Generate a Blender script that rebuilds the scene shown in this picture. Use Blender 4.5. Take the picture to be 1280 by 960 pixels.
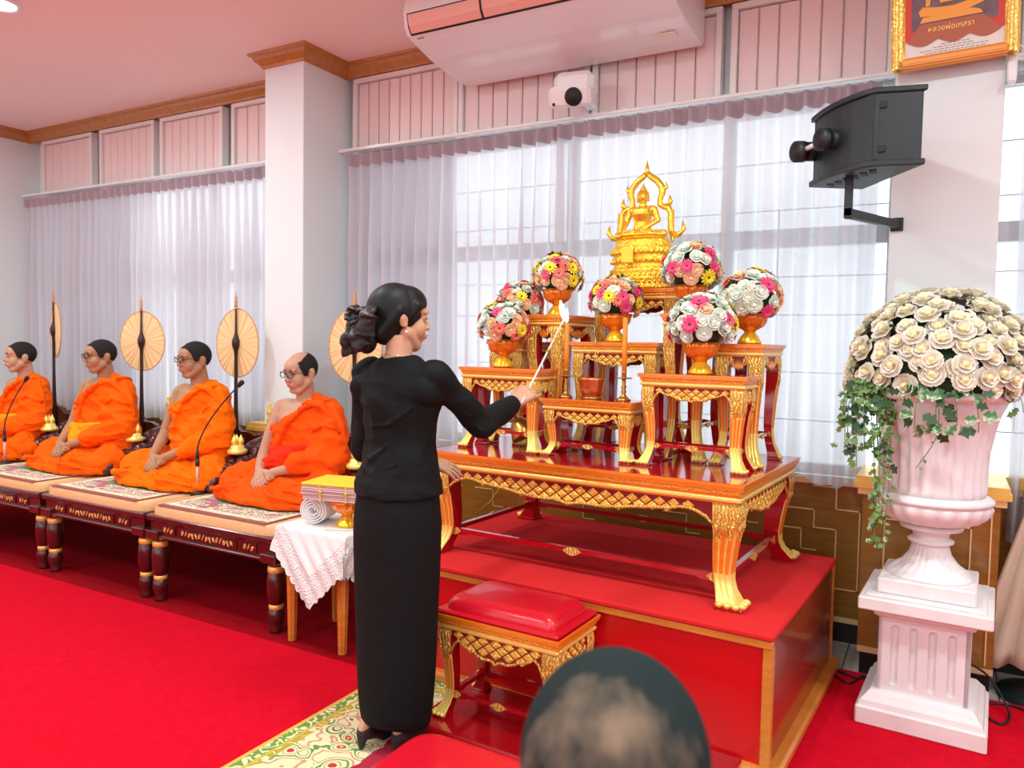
import bpy, bmesh, math, random
from mathutils import Vector, Matrix, noise
random.seed(7)
for o in list(bpy.data.objects): bpy.data.objects.remove(o)
SC = bpy.context.scene
COL = SC.collection
PI = math.pi

# ---------------------------------------------------------------- camera
H = 1.42
yaw, pitch, roll = math.radians(29.4), math.radians(2.92), math.atan(.018)
fw = Vector((-math.sin(yaw)*math.cos(pitch), math.cos(yaw)*math.cos(pitch), -math.sin(pitch)))
rt0 = Vector((math.cos(yaw), math.sin(yaw), 0)); up0 = rt0.cross(fw)
rt = rt0*math.cos(roll)+up0*math.sin(roll); up = up0*math.cos(roll)-rt0*math.sin(roll)
cd = bpy.data.cameras.new('camera'); cam = bpy.data.objects.new('camera', cd); COL.objects.link(cam)
cam.matrix_world = Matrix(((rt.x, up.x, -fw.x, 0), (rt.y, up.y, -fw.y, 0), (rt.z, up.z, -fw.z, H), (0, 0, 0, 1)))
cd.sensor_width = 36; cd.lens = 27; cd.clip_start = .02
cd.dof.use_dof = True; cd.dof.focus_distance = 3.3; cd.dof.aperture_fstop = 4.5
SC.camera = cam

# ---------------------------------------------------------------- world, exposure
w = bpy.data.worlds.new('world'); SC.world = w; w.use_nodes = True
bg = w.node_tree.nodes['Background']; bg.inputs[0].default_value = (.87, .95, 1, 1); bg.inputs[1].default_value = 2.1
SC.view_settings.view_transform = 'Standard'; SC.view_settings.look = 'None'
SC.view_settings.gamma = 1; SC.view_settings.use_curve_mapping = False
SC.view_settings.exposure = 0.15
CEIL = 3.25
# unseen soft fill panels added under the ceiling, each with its own housing
FILL_PANELS = [(-5.6, -.4), (-2.9, -.4), (-.2, -.4), (-5.6, -3.0), (-2.9, -3.0), (-.2, -3.0), (2.3, -.4), (2.3, 2.0)]
FILL_W = 30
DOWNLIGHTS = [(-4.62, 2.36), (-2.75, 1.75), (-.9, 1.75), (-6.45, 1.75), (.9, 1.75)]
DOWN_W = 24

# ---------------------------------------------------------------- materials
def mat(name, col, rough=.5, metal=0., bump=None, var=None, coat=0., spec=.5, trans=0., alpha=1., sheen=0., emis=0., ior=None):
    m = bpy.data.materials.new(name); m.use_nodes = True
    nt = m.node_tree; b = nt.nodes['Principled BSDF']
    def S(k, v):
        if k in b.inputs: b.inputs[k].default_value = v
    S('Base Color', (*col, 1)); S('Roughness', rough); S('Metallic', metal); S('Coat Weight', coat); S('Coat Roughness', .08)
    S('Specular IOR Level', spec); S('Transmission Weight', trans); S('Alpha', alpha); S('Sheen Weight', sheen)
    if ior: S('IOR', ior)
    if emis: S('Emission Color', (*col, 1)); S('Emission Strength', emis)
    tc = nt.nodes.new('ShaderNodeTexCoord')
    def tex(kind, scale, sv=None):
        mp = nt.nodes.new('ShaderNodeMapping'); nt.links.new(tc.outputs['Object'], mp.inputs[0])
        if sv: mp.inputs['Scale'].default_value = sv
        if kind == 'voronoi':
            t = nt.nodes.new('ShaderNodeTexVoronoi'); t.inputs['Scale'].default_value = scale; out = t.outputs['Distance']
        elif kind == 'wave':
            t = nt.nodes.new('ShaderNodeTexWave'); t.inputs['Scale'].default_value = scale; t.inputs['Distortion'].default_value = 7
            t.inputs['Detail Scale'].default_value = 2.; out = t.outputs['Fac']
        elif kind == 'swirl':
            t = nt.nodes.new('ShaderNodeTexWave'); t.wave_type = 'RINGS'; t.inputs['Scale'].default_value = scale; t.inputs['Distortion'].default_value = 14
            t.inputs['Detail Scale'].default_value = 3.; out = t.outputs['Fac']
        else:
            t = nt.nodes.new('ShaderNodeTexNoise'); t.inputs['Scale'].default_value = scale; t.inputs['Detail'].default_value = 4; out = t.outputs['Fac']
        nt.links.new(mp.outputs[0], t.inputs['Vector']); return out
    if var:   # (kind, scale, col2, lo, hi[, scalevec])
        o = tex(var[0], var[1], var[5] if len(var) > 5 else None)
        r = nt.nodes.new('ShaderNodeValToRGB'); r.color_ramp.elements[0].position = var[3]; r.color_ramp.elements[1].position = var[4]
        r.color_ramp.elements[0].color = (*var[2], 1); r.color_ramp.elements[1].color = (*col, 1)
        nt.links.new(o, r.inputs[0]); nt.links.new(r.outputs[0], b.inputs['Base Color'])
    if bump:  # (kind, scale, strength, distance[, scalevec])
        o = tex(bump[0], bump[1], bump[4] if len(bump) > 4 else None)
        bn = nt.nodes.new('ShaderNodeBump'); bn.inputs['Strength'].default_value = bump[2]; bn.inputs['Distance'].default_value = bump[3]
        nt.links.new(o, bn.inputs['Height']); nt.links.new(bn.outputs[0], b.inputs['Normal'])
    return m

M = {}
M['wall'] = mat('wall_paint', (.76, .83, .84), .7, bump=('noise', 60, .08, .002))
M['ceiling'] = mat('ceiling_paint_bounce', (.92, .78, .74), .7)  # pink bounce from the red carpet partly put into the ceiling colour
M['carpet'] = mat('red_carpet', (.70, .0018, .020), .95, spec=.1, bump=('noise', 260, .5, .006), var=('noise', 40, (.60, .0012, .015), .3, .7))
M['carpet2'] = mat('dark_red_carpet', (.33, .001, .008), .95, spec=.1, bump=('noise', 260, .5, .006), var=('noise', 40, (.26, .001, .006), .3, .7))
M['tile'] = mat('floor_tile', (.55, .56, .54), .18, var=('noise', 14, (.40, .42, .41), .35, .65))
M['grout'] = mat('grout', (.22, .22, .21), .9)
M['wood'] = mat('panel_wood', (.34, .155, .022), .28, coat=.4, var=('noise', 5, (.25, .105, .013), .3, .7, (1, 1, 9)))
M['wood_l'] = mat('crown_wood', (.50, .23, .045), .35, coat=.3, var=('noise', 5, (.38, .15, .025), .3, .7, (7, 7, 7)))
M['brass'] = mat('brass_strip', (.88, .66, .32), .35, .3)
M['black_plinth'] = mat('black_plinth', (.012, .010, .010), .4)
M['slat'] = mat('slat_pvc', (.80, .66, .64), .45)
M['slat_frame'] = mat('slat_frame', (.78, .76, .74), .4)
M['white_metal'] = mat('white_metal', (.86, .87, .86), .35)
M['win_frame'] = mat('aluminium_frame', (.50, .51, .53), .4, .2)
M['glass'] = mat('window_glass', (.95, .98, 1), .02, trans=1., ior=1.1)
M['frost'] = mat('frosted_pane', (.62, .66, .72), .6, trans=.55, ior=1.05)
M['rail'] = mat('curtain_rail', (.80, .82, .80), .35)
M['cheader'] = mat('curtain_header', (.42, .34, .38), .9)
M['gold'] = mat('carved_gilt', (.95, .60, .10), .34, .4, bump=('voronoi', 95, .9, .006), var=('voronoi', 95, (1., .74, .20), .0, .55))
M['goldwave'] = mat('carved_gilt_waves', (1., .74, .18), .32, .35, bump=('wave', 26, .9, .006), var=('wave', 26, (.80, .30, .02), .1, .4))
M['goldband'] = mat('bright_gilt_band', (1., .78, .20), .3, .4, bump=('noise', 120, .4, .003))
M['orange'] = mat('orange_gilt', (.92, .27, .015), .3, .25, coat=.3, bump=('noise', 90, .25, .002))
M['beads'] = mat('orange_bead_band', (.93, .36, .03), .34, .35, bump=('voronoi', 150, .9, .004), var=('voronoi', 150, (1, .62, .1), 0, .5))
M['redlac'] = mat('red_lacquer', (.42, .004, .010), .12, coat=.8)
M['redlac_top'] = mat('red_lacquer_top', (.50, .012, .02), .14, coat=.7, var=('noise', 7, (.40, .006, .012), .3, .7))
M['darkred'] = mat('dark_red_inlay', (.22, .004, .006), .35)
M['statue'] = mat('polished_gilt', (1., .66, .07), .22, .75, bump=('noise', 50, .1, .002))
M['statue_c'] = mat('carved_bright_gilt', (1., .64, .06), .3, .65, bump=('voronoi', 110, .8, .004))
M['plat'] = mat('platform_carpet', (.66, .022, .024), .9, spec=.15, bump=('noise', 300, .3, .003))
M['plat_side'] = mat('platform_red_board', (.62, .004, .008), .3, coat=.25)
M['plat_trim'] = mat('platform_wood_trim', (.72, .27, .04), .35, coat=.3, var=('noise', 6, (.55, .17, .02), .3, .7, (1, 1, 6)))
M['plat_wood'] = mat('platform_dark_wood', (.36, .035, .014), .25, coat=.5, var=('noise', 4, (.25, .02, .01), .3, .7, (1, 1, 8)))
M['plaster'] = mat('white_plaster', (.86, .84, .84), .5, bump=('noise', 40, .15, .003), var=('noise', 9, (.80, .75, .75), .25, .55))
M['plaster_pink_shade'] = mat('plaster_with_pink_shade', (.84, .78, .79), .55, var=('noise', 5, (.84, .80, .81), .3, .7))  # white plaster with the pinkish shading of the flutes put into its colour
M['rose'] = mat('cream_rose', (.90, .86, .74), .6, var=('noise', 30, (.86, .80, .66), .3, .7))
M['rose_c'] = mat('rose_heart', (.88, .76, .42), .6)
M['leaf'] = mat('dark_leaf', (.02, .075, .022), .5)
M['leaf_v'] = mat('green_ivy', (.08, .20, .04), .45, var=('noise', 20, (.20, .34, .09), .3, .7))
M['leaf_w'] = mat('variegated_ivy', (.70, .78, .55), .5, var=('noise', 25, (.05, .20, .06), .45, .62))
M['petal_w'] = mat('white_petal', (.80, .87, .76), .6)
M['petal_p'] = mat('peach_petal', (.95, .60, .36), .6)
M['petal_m'] = mat('pink_petal', (.82, .06, .20), .6)
M['petal_r'] = mat('coral_petal', (.92, .20, .14), .6)
M['petal_y'] = mat('yellow_petal', (.95, .78, .03), .6)
M['heart'] = mat('dark_flower_heart', (.12, .06, .01), .8)
M['amber'] = mat('amber_bowl', (.90, .26, .015), .16, .35, coat=.8, bump=('voronoi', 60, .5, .004))
M['bowlgold'] = mat('gold_bowl', (.95, .60, .03), .2, .6, bump=('voronoi', 60, .4, .003))
M['brassdark'] = mat('old_brass', (.55, .30, .07), .3, .85)
M['copper'] = mat('copper_pot', (.72, .30, .10), .28, .85)
M['candle'] = mat('orange_candle', (.95, .30, .02), .5)
M['flame'] = mat('flame', (1, .90, .68), .5, emis=4)
M['robe'] = mat('orange_robe', (.90, .12, .002), .9, spec=.12, bump=('noise', 9, .35, .02, (1, 1, 2.5)))
M['robe3'] = mat('orange_robe_light', (.93, .16, .002), .9, spec=.12, bump=('noise', 9, .35, .02, (1, 1, 2.5)))
M['robe4'] = mat('orange_red_robe', (.88, .095, .004), .9, spec=.12, bump=('noise', 9, .35, .02, (1, 1, 2.5)))
M['sash_y'] = mat('yellow_sash', (.95, .34, .01), .9, spec=.1)
M['sash_r'] = mat('scarlet_sash', (.86, .035, .010), .9, spec=.1)
M['skin'] = mat('skin', (.45, .26, .14), .55, spec=.35, var=('noise', 12, (.39, .21, .11), .3, .7))
M['skin_l'] = mat('skin_light', (.56, .33, .22), .55, spec=.35, var=('noise', 12, (.50, .28, .18), .3, .7))
M['skin_w'] = mat('skin_woman', (.62, .36, .22), .5, spec=.35, var=('noise', 12, (.58, .31, .19), .3, .7))
M['skin_d'] = mat('skin_scalp', (.42, .24, .15), .6)
M['hair'] = mat('black_hair', (.005, .007, .008), .5, spec=.3, bump=('noise', 30, .5, .004, (1, 1, .15)))
M['stubble'] = mat('shaved_hair', (.012, .013, .013), .85, spec=.2, var=('noise', 300, (.030, .026, .023), .35, .6))
M['lips'] = mat('lips', (.42, .16, .12), .5)
M['eye'] = mat('eye_dark', (.012, .008, .007), .3)
M['black_cloth'] = mat('black_cloth', (.006, .0075, .008), .8, spec=.2, bump=('noise', 8, .25, .02, (1, 1, 2)))
M['black_satin'] = mat('black_satin', (.012, .013, .015), .42)
M['lace'] = mat('black_lace_shoe', (.02, .012, .012), .7, bump=('voronoi', 300, 1, .002))
M['black_plastic'] = mat('black_plastic', (.010, .018, .022), .45, bump=('noise', 300, .2, .001))
M['black_dark'] = mat('black_recess', (.006, .006, .007), .6)
M['mic_pink'] = mat('pink_metal_tube', (.72, .42, .36), .35, .4)
M['rosewood'] = mat('rosewood', (.085, .010, .010), .2, coat=.6, var=('noise', 6, (.05, .006, .007), .3, .7, (6, 1, 1)))
M['rw_gold'] = mat('gilt_paint', (.92, .62, .14), .35, .35)
M['fret'] = mat('gilt_fretwork', (.78, .42, .14), .4, .35)
M['cushion'] = mat('beige_cushion', (.80, .50, .24), .7, var=('noise', 60, (.74, .44, .20), .3, .7))
M['cream_cloth'] = mat('cream_cloth', (.86, .80, .66), .8)
M['yellow_cloth'] = mat('yellow_cloth', (.95, .62, .03), .7)
M['lilac_cloth'] = mat('lilac_cloth', (.66, .47, .45), .75)
M['white_cloth'] = mat('white_cloth', (.88, .86, .85), .85)
M['white_lace'] = mat('white_lace', (.86, .84, .82), .85, bump=('voronoi', 130, 1, .006), var=('voronoi', 130, (.55, .42, .40), .0, .25))
M['fan'] = mat('woven_fan', (.93, .66, .33), .7)
M['fan_rim'] = mat('fan_rim', (.62, .32, .12), .6)
M['darkwood'] = mat('dark_wood_pole', (.030, .010, .008), .35)
M['leather'] = mat('red_leather', (.66, .006, .022), .3, coat=.35, bump=('noise', 12, .15, .01))
M['leather2'] = mat('red_lacquer_board', (.36, .004, .008), .16, coat=.6)
M['frame_gold'] = mat('frame_gold', (.95, .66, .16), .28, .6, bump=('voronoi', 70, .7, .004))
M['frame_wood'] = mat('frame_orange', (.80, .32, .07), .3, .2)
M['pic_red'] = mat('picture_red', (.62, .05, .03), .5)
M['pic_grey'] = mat('picture_grey', (.20, .15, .17), .6, var=('noise', 18, (.12, .08, .10), .3, .7))
M['pic_brown'] = mat('picture_brown', (.42, .13, .07), .6)
M['pic_gold'] = mat('picture_gold', (.85, .38, .05), .5)
M['pic_paper'] = mat('picture_paper', (.78, .76, .70), .6)
M['pic_ink'] = mat('picture_ink', (.25, .23, .22), .8)
M['beige_drape'] = mat('beige_drape', (.62, .50, .38), .8)
M['ac'] = mat('ac_plastic', (.84, .80, .79), .3, coat=.3)
M['ac_grille'] = mat('ac_louvre_reflected', (.80, .44, .36), .5)  # orange pink reflection on the louvres put into their colour
M['lamp'] = mat('lamp_diffuser', (1, .98, .95), .5, emis=12)
M['cable'] = mat('black_cable', (.01, .01, .01), .5)
M['shirt'] = mat('white_shirt', (.7, .7, .68), .8)
M['trouser'] = mat('dark_trousers', (.03, .03, .035), .8)
M['pearl'] = mat('pearl', (.9, .85, .8), .15)
M['necklace'] = mat('gold_chain', (.95, .7, .3), .25, .9)
M['lens'] = mat('spectacle_lens', (.9, .95, .95), .03, trans=1., ior=1.02)

def curtain_mat():
    m = bpy.data.materials.new('sheer_curtain'); m.use_nodes = True; nt = m.node_tree
    nt.nodes.remove(nt.nodes['Principled BSDF']); out = nt.nodes['Material Output']
    tr = nt.nodes.new('ShaderNodeBsdfTranslucent'); tr.inputs[0].default_value = (.86, .85, .88, 1)
    di = nt.nodes.new('ShaderNodeBsdfDiffuse'); di.inputs[0].default_value = (.74, .72, .75, 1)
    tp = nt.nodes.new('ShaderNodeBsdfTransparent'); tp.inputs[0].default_value = (.99, .98, .98, 1)
    a = nt.nodes.new('ShaderNodeMixShader'); a.inputs[0].default_value = .45
    nt.links.new(tr.outputs[0], a.inputs[1]); nt.links.new(di.outputs[0], a.inputs[2])
    b = nt.nodes.new('ShaderNodeMixShader'); b.inputs[0].default_value = .17
    nt.links.new(a.outputs[0], b.inputs[1]); nt.links.new(tp.outputs[0], b.inputs[2]); nt.links.new(b.outputs[0], out.inputs[0])
    return m
M['curtain'] = curtain_mat()

def rug_mat(name, w, d, bands, field, motif):
    # flat woven pattern in object space: bands = [(distance from edge, ground, figure, scale)]
    m = bpy.data.materials.new(name); m.use_nodes = True; nt = m.node_tree; b = nt.nodes['Principled BSDF']
    b.inputs['Roughness'].default_value = .95
    N = nt.nodes.new; Lk = nt.links.new
    tc = N('ShaderNodeTexCoord'); sx = N('ShaderNodeSeparateXYZ'); Lk(tc.outputs['Object'], sx.inputs[0])
    def mt(op, a, b_=None):
        n = N('ShaderNodeMath'); n.operation = op
        for i, v in enumerate((a, b_)):
            if v is None: continue
            if isinstance(v, (int, float)): n.inputs[i].default_value = v
            else: Lk(v, n.inputs[i])
        return n.outputs[0]
    dx = mt('SUBTRACT', w/2, mt('ABSOLUTE', sx.outputs[0])); dy = mt('SUBTRACT', d/2, mt('ABSOLUTE', sx.outputs[1]))
    nz = N('ShaderNodeTexNoise'); nz.inputs['Scale'].default_value = 9; Lk(tc.outputs['Object'], nz.inputs['Vector'])
    dist = mt('MINIMUM', dx, dy)
    wob = mt('ADD', dist, mt('MULTIPLY', mt('SUBTRACT', nz.outputs['Fac'], .5), .10))
    def fig(cols, scale):
        v = N('ShaderNodeTexVoronoi'); v.inputs['Scale'].default_value = scale; Lk(tc.outputs['Object'], v.inputs['Vector'])
        w_ = N('ShaderNodeTexWave'); w_.wave_type = 'RINGS'; w_.inputs['Scale'].default_value = scale*.28; w_.inputs['Distortion'].default_value = 9
        w_.inputs['Detail Scale'].default_value = 1.6; Lk(tc.outputs['Object'], w_.inputs['Vector'])
        s = mt('ADD', mt('MULTIPLY', v.outputs['Distance'], .95), mt('MULTIPLY', w_.outputs['Fac'], .26))
        r = N('ShaderNodeValToRGB'); r.color_ramp.interpolation = 'CONSTANT'
        el = r.color_ramp.elements
        while len(el) < len(cols): el.new(.5)
        for i, (p, c) in enumerate(cols): el[i].position = p; el[i].color = (*c, 1)
        Lk(s, r.inputs[0]); return r.outputs[0]
    cur = fig(field, motif)
    for (lim, cols, sc, wobble) in bands:   # from inner to outer
        mx = N('ShaderNodeMix'); mx.data_type = 'RGBA'
        Lk(mt('LESS_THAN', wob if wobble else dist, lim), mx.inputs[0]); Lk(cur, mx.inputs[6])
        c = fig(cols, sc); Lk(c, mx.inputs[7]); cur = mx.outputs[2]
    Lk(cur, b.inputs['Base Color'])
    return m

def fan_nodes():
    m = M['fan']; nt = m.node_tree; b = nt.nodes['Principled BSDF']; N = nt.nodes.new; Lk = nt.links.new
    tc = N('ShaderNodeTexCoord'); sx = N('ShaderNodeSeparateXYZ'); Lk(tc.outputs['Object'], sx.inputs[0])
    an = N('ShaderNodeMath'); an.operation = 'ARCTAN2'; Lk(sx.outputs[2], an.inputs[0]); Lk(sx.outputs[0], an.inputs[1])
    cb = N('ShaderNodeCombineXYZ'); Lk(an.outputs[0], cb.inputs[0])
    nz = N('ShaderNodeTexNoise'); nz.inputs['Scale'].default_value = 9; nz.inputs['Detail'].default_value = 3; Lk(cb.outputs[0], nz.inputs['Vector'])
    r = N('ShaderNodeValToRGB'); r.color_ramp.elements[0].position = .42; r.color_ramp.elements[1].position = .52
    r.color_ramp.elements[0].color = (.78, .46, .18, 1); r.color_ramp.elements[1].color = (.93, .68, .36, 1)
    Lk(nz.outputs['Fac'], r.inputs[0]); Lk(r.outputs[0], b.inputs['Base Color'])
fan_nodes()

# ---------------------------------------------------------------- mesh collector
def V(*a): return Vector(a)
class G:
    def __init__(s): s.v = []; s.f = []; s.m = []; s.sm = []; s.X = Matrix.Identity(4); s.mi = 0; s.smooth = True
    def add(s, vs, fs, mi=None, smooth=None):
        n = len(s.v); s.v += [s.X @ Vector(p) for p in vs]
        for f in fs:
            s.f.append([n+i for i in f]); s.m.append(s.mi if mi is None else mi); s.sm.append(s.smooth if smooth is None else smooth)
        return s
    def box(s, x0, x1, y0, y1, z0, z1, mi=None, b=0.):
        if b <= 0:
            vs = [(x, y, z) for z in (z0, z1) for y in (y0, y1) for x in (x0, x1)]
            return s.add(vs, [(0, 2, 3, 1), (4, 5, 7, 6), (0, 1, 5, 4), (2, 6, 7, 3), (0, 4, 6, 2), (1, 3, 7, 5)], mi, False)
        b = min(b, (x1-x0)*.49, (y1-y0)*.49, (z1-z0)*.49)
        rings = []
        for z, i in ((z0, b), (z0+b, 0), (z1-b, 0), (z1, b)):
            e = b*1.02 if i else b
            rings.append([(x0+i, y0+e, z), (x0+e, y0+i, z), (x1-e, y0+i, z), (x1-i, y0+e, z), (x1-i, y1-e, z), (x1-e, y1-i, z), (x0+e, y1-i, z), (x0+i, y1-e, z)])
        return s.rings(rings, mi, False)
    def rings(s, rings, mi=None, smooth=None, close=True, cyc=False):
        n = len(rings[0]); vs = [p for r in rings for p in r]; fs = []
        R = len(rings)
        for k in range(R if cyc else R-1):
            a = k*n; b_ = ((k+1) % R)*n
            for i in range(n):
                j = (i+1) % n; fs.append((a+i, a+j, b_+j, b_+i))
        if close and not cyc: fs.append(tuple(reversed(range(n)))); fs.append(tuple((R-1)*n+i for i in range(n)))
        return s.add(vs, fs, mi, smooth)
    def lathe(s, prof, n=24, c=(0, 0, 0), flute=None, mi=None, smooth=None, close=True):
        rings = []
        for p in prof:
            r, z = p[0], p[1]; a = p[2] if len(p) > 2 else 0
            rings.append([(c[0]+(r*(1+a*math.cos(i*2*PI/n*(flute or 0))))*math.cos(i*2*PI/n), c[1]+(r*(1+a*math.cos(i*2*PI/n*(flute or 0))))*math.sin(i*2*PI/n), c[2]+z) for i in range(n)])
        return s.rings(rings, mi, smooth, close)
    def cyl(s, p0, p1, r0, r1=None, n=12, mi=None, smooth=None): return s.tube([p0, p1], [r0, r0 if r1 is None else r1], n, mi, smooth)
    def tube(s, pts, rad, n=8, mi=None, smooth=None, cyc=False, flat=1., upv=None):
        pts = [Vector(p) for p in pts]; R = len(pts)
        if not isinstance(rad, (list, tuple)): rad = [rad]*R
        rings = []; prev = None
        for i, p in enumerate(pts):
            a = pts[(i+1) % R] if (cyc or i < R-1) else p; b_ = pts[i-1] if (cyc or i > 0) else p
            t = (a-b_).normalized() if (a-b_).length > 1e-9 else Vector((0, 0, 1))
            if upv is not None: u = Vector(upv)
            elif prev is None: u = Vector((0, 0, 1)) if abs(t.z) < .9 else Vector((1, 0, 0))
            else: u = prev
            u = (u - t*u.dot(t)); u = u.normalized() if u.length > 1e-6 else t.orthogonal().normalized()
            prev = u; w_ = t.cross(u)
            rings.append([p+(u*math.cos(k*2*PI/n)*flat+w_*math.sin(k*2*PI/n))*rad[i] for k in range(n)])
        return s.rings([[tuple(q) for q in r] for r in rings], mi, smooth, not cyc, cyc)
    def cap(s, p0, p1, r0, r1, n=14, mi=None):          # rounded tapered capsule
        p0, p1 = Vector(p0), Vector(p1); d = p1-p0; L = d.length
        if L < 1e-6: return s.ell(p0, (r0,)*3)
        d /= L; pts = []; rr = []
        for k in range(5): a = PI/2*(1-k/4); pts.append(p0-d*r0*math.sin(a)); rr.append(max(r0*math.cos(a), r0*.04))
        for k in range(5): a = PI/2*k/4; pts.append(p1+d*r1*math.sin(a)); rr.append(max(r1*math.cos(a), r1*.04))
        return s.tube(pts, rr, n, mi)
    def chain(s, pts, rad, n=14):
        for i in range(len(pts)-1): s.cap(pts[i], pts[i+1], rad[i], rad[i+1], n)
        return s
    def ell(s, c, r, nu=18, nv=12, mi=None, rot=None):
        c = Vector(c); rings = []
        if isinstance(r, (int, float)): r = (r, r, r)
        R = rot or Matrix.Identity(3)
        for j in range(nv+1):
            a = -PI/2+PI*j/nv; ca = max(math.cos(a), .02)
            rings.append([tuple(c+R @ Vector((r[0]*ca*math.cos(i*2*PI/nu), r[1]*ca*math.sin(i*2*PI/nu), r[2]*math.sin(a)))) for i in range(nu)])
        return s.rings(rings, mi)
    def prism(s, pts, y0, y1, mi=None, smooth=False, axis='y'):   # outline in (x,z) extruded along y (or x: outline (y,z))
        n = len(pts)
        if axis == 'y': vs = [(x, y0, z) for x, z in pts]+[(x, y1, z) for x, z in pts]
        elif axis == 'x': vs = [(y0, x, z) for x, z in pts]+[(y1, x, z) for x, z in pts]
        else: vs = [(x, z, y0) for x, z in pts]+[(x, z, y1) for x, z in pts]
        fs = [tuple(range(n)), tuple(reversed(range(n, 2*n)))]+[(i, n+i, n+(i+1) % n, (i+1) % n) for i in range(n)]
        return s.add(vs, fs, mi, smooth)
    def mesh(s, name, mats):
        me = bpy.data.meshes.new(name); me.from_pydata([tuple(p) for p in s.v], [], s.f)
        for m in mats: me.materials.append(M[m] if isinstance(m, str) else m)
        me.polygons.foreach_set('material_index', s.m); me.polygons.foreach_set('use_smooth', s.sm)
        bm = bmesh.new(); bm.from_mesh(me); bmesh.ops.recalc_face_normals(bm, faces=bm.faces); bm.to_mesh(me); bm.free()
        me.update(); return me
    def build(s, name, mats, parent=None, loc=None, rz=0, bevel=0):
        if isinstance(mats, str): mats = [mats]
        return link(name, s.mesh(name, mats), parent, loc, rz, bevel)

def link(name, me, parent=None, loc=None, rz=0, bevel=0):
    o = bpy.data.objects.new(name, me); COL.objects.link(o)
    if parent is not None: o.parent = parent
    if loc is not None: o.location = loc
    if rz: o.rotation_euler = (0, 0, rz)
    if bevel:
        b = o.modifiers.new('bevel', 'BEVEL'); b.width = bevel; b.segments = 2; b.limit_method = 'ANGLE'; b.angle_limit = math.radians(50)
    return o
def tag(o, label, cat, group=None, kind=None):
    o['label'] = label; o['category'] = cat
    if group: o['group'] = group
    if kind: o['kind'] = kind
    return o
def thing(name, label, cat, loc=(0, 0, 0), rz=0, group=None):
    o = bpy.data.objects.new(name, None); COL.objects.link(o); o.location = loc; o.rotation_euler = (0, 0, rz)
    o.empty_display_size = .05
    return tag(o, label, cat, group)
def struct(o): o['kind'] = 'structure'; return o
def copy_tree(o, parent=None):
    c = o.copy(); COL.objects.link(c)
    if parent is not None: c.parent = parent
    for ch in list(o.children): copy_tree(ch, c)
    return c

DG = None
def remesh(g, name, mats, voxel=.006, smooth=3, disp=None, parent=None, loc=None, keep=None):
    """union of all closed shapes in g as one continuous surface"""
    me = bpy.data.meshes.new('tmp'); me.from_pydata([tuple(p) for p in g.v], [], g.f)
    bm = bmesh.new(); bm.from_mesh(me); bmesh.ops.recalc_face_normals(bm, faces=bm.faces); bm.to_mesh(me); bm.free()
    t = bpy.data.objects.new('tmp', me); COL.objects.link(t)
    r = t.modifiers.new('r', 'REMESH'); r.mode = 'VOXEL'; r.voxel_size = voxel; r.use_smooth_shade = True
    if smooth: s_ = t.modifiers.new('s', 'SMOOTH'); s_.factor = .5; s_.iterations = smooth
    dg = bpy.context.evaluated_depsgraph_get(); dg.update()
    out = bpy.data.meshes.new_from_object(t.evaluated_get(dg)); out.name = name
    bpy.data.objects.remove(t); bpy.data.meshes.remove(me)
    if disp or keep:
        bm = bmesh.new(); bm.from_mesh(out)
        if disp:
            bm.normal_update(); mv = [(v, disp(v.co, v.normal)) for v in bm.verts]
            for v, d in mv: v.co += d
        if keep:
            dele = [f for f in bm.faces if not keep(f.calc_center_median())]
            bmesh.ops.delete(bm, geom=dele, context='FACES')
        bm.to_mesh(out); bm.free()
    out.materials.clear()
    for m in ([mats] if isinstance(mats, str) else mats): out.materials.append(M[m])
    for p in out.polygons: p.use_smooth = True
    return link(name, out, parent, loc)

# altar frame: the platform and its tables stand turned 3 degrees to the wall
AL = math.radians(-3)
AO = Vector((-.443, 2.52, 0))
def A(x, y, z=0): return Vector((AO.x+x*math.cos(AL)-y*math.sin(AL), AO.y+x*math.sin(AL)+y*math.cos(AL), z))
# ================================================================ the room
XL, XR, YB, YW = -7.32, 3.6, -5.2, 4.05     # left wall, right wall, back wall, window wall
WB = .80                                      # sill height
# floor: tiles in view beside the cabinets, one slab beneath
g = G(); g.box(XL-.1, XR+.1, YB-.1, YW+.25, -.12, -.012); fl = struct(g.build('floor', 'grout'))
tm = G().box(.003, .297, .003, .297, -.012, -.002, b=.0015).mesh('tile', ['tile'])
for i in range(7):
    for j in range(2): link('tile', tm, fl, (-.95+i*.3, 3.55+j*.3-.06, 0))
g = G(); g.box(XL, -.95, YB, YW, -.012, -.0025); g.box(-.95, XR, YB, 3.49, -.012, -.0025); g.box(1.15, XR, 3.49, YW, -.012, -.0025); g.build('floor_screed', 'tile', fl)
g = G(); g.box(XL+.02, XR-.02, YB+.02, 2.54, -.0015, .012, b=.004); g.box(-1.9, XR-.02, 2.54, 3.64, -.0015, .012, b=.004)
tag(g.build('floor_carpet', 'carpet'), 'bright red wall to wall carpet covering the front of the hall floor', 'carpet')
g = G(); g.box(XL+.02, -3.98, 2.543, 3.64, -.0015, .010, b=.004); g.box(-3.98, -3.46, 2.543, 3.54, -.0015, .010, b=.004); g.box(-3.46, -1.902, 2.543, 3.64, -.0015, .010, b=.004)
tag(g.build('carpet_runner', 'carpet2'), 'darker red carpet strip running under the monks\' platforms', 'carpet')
# ceiling
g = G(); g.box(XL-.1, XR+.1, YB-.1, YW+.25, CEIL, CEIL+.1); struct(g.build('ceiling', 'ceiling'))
# walls
g = G(); g.box(XL-.12, XL, YB-.1, YW+.1, 0, CEIL); struct(g.build('wall_left', 'wall'))
g = G(); g.box(XR, XR+.12, YB-.1, YW+.1, 0, CEIL); struct(g.build('wall_right', 'wall'))
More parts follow.
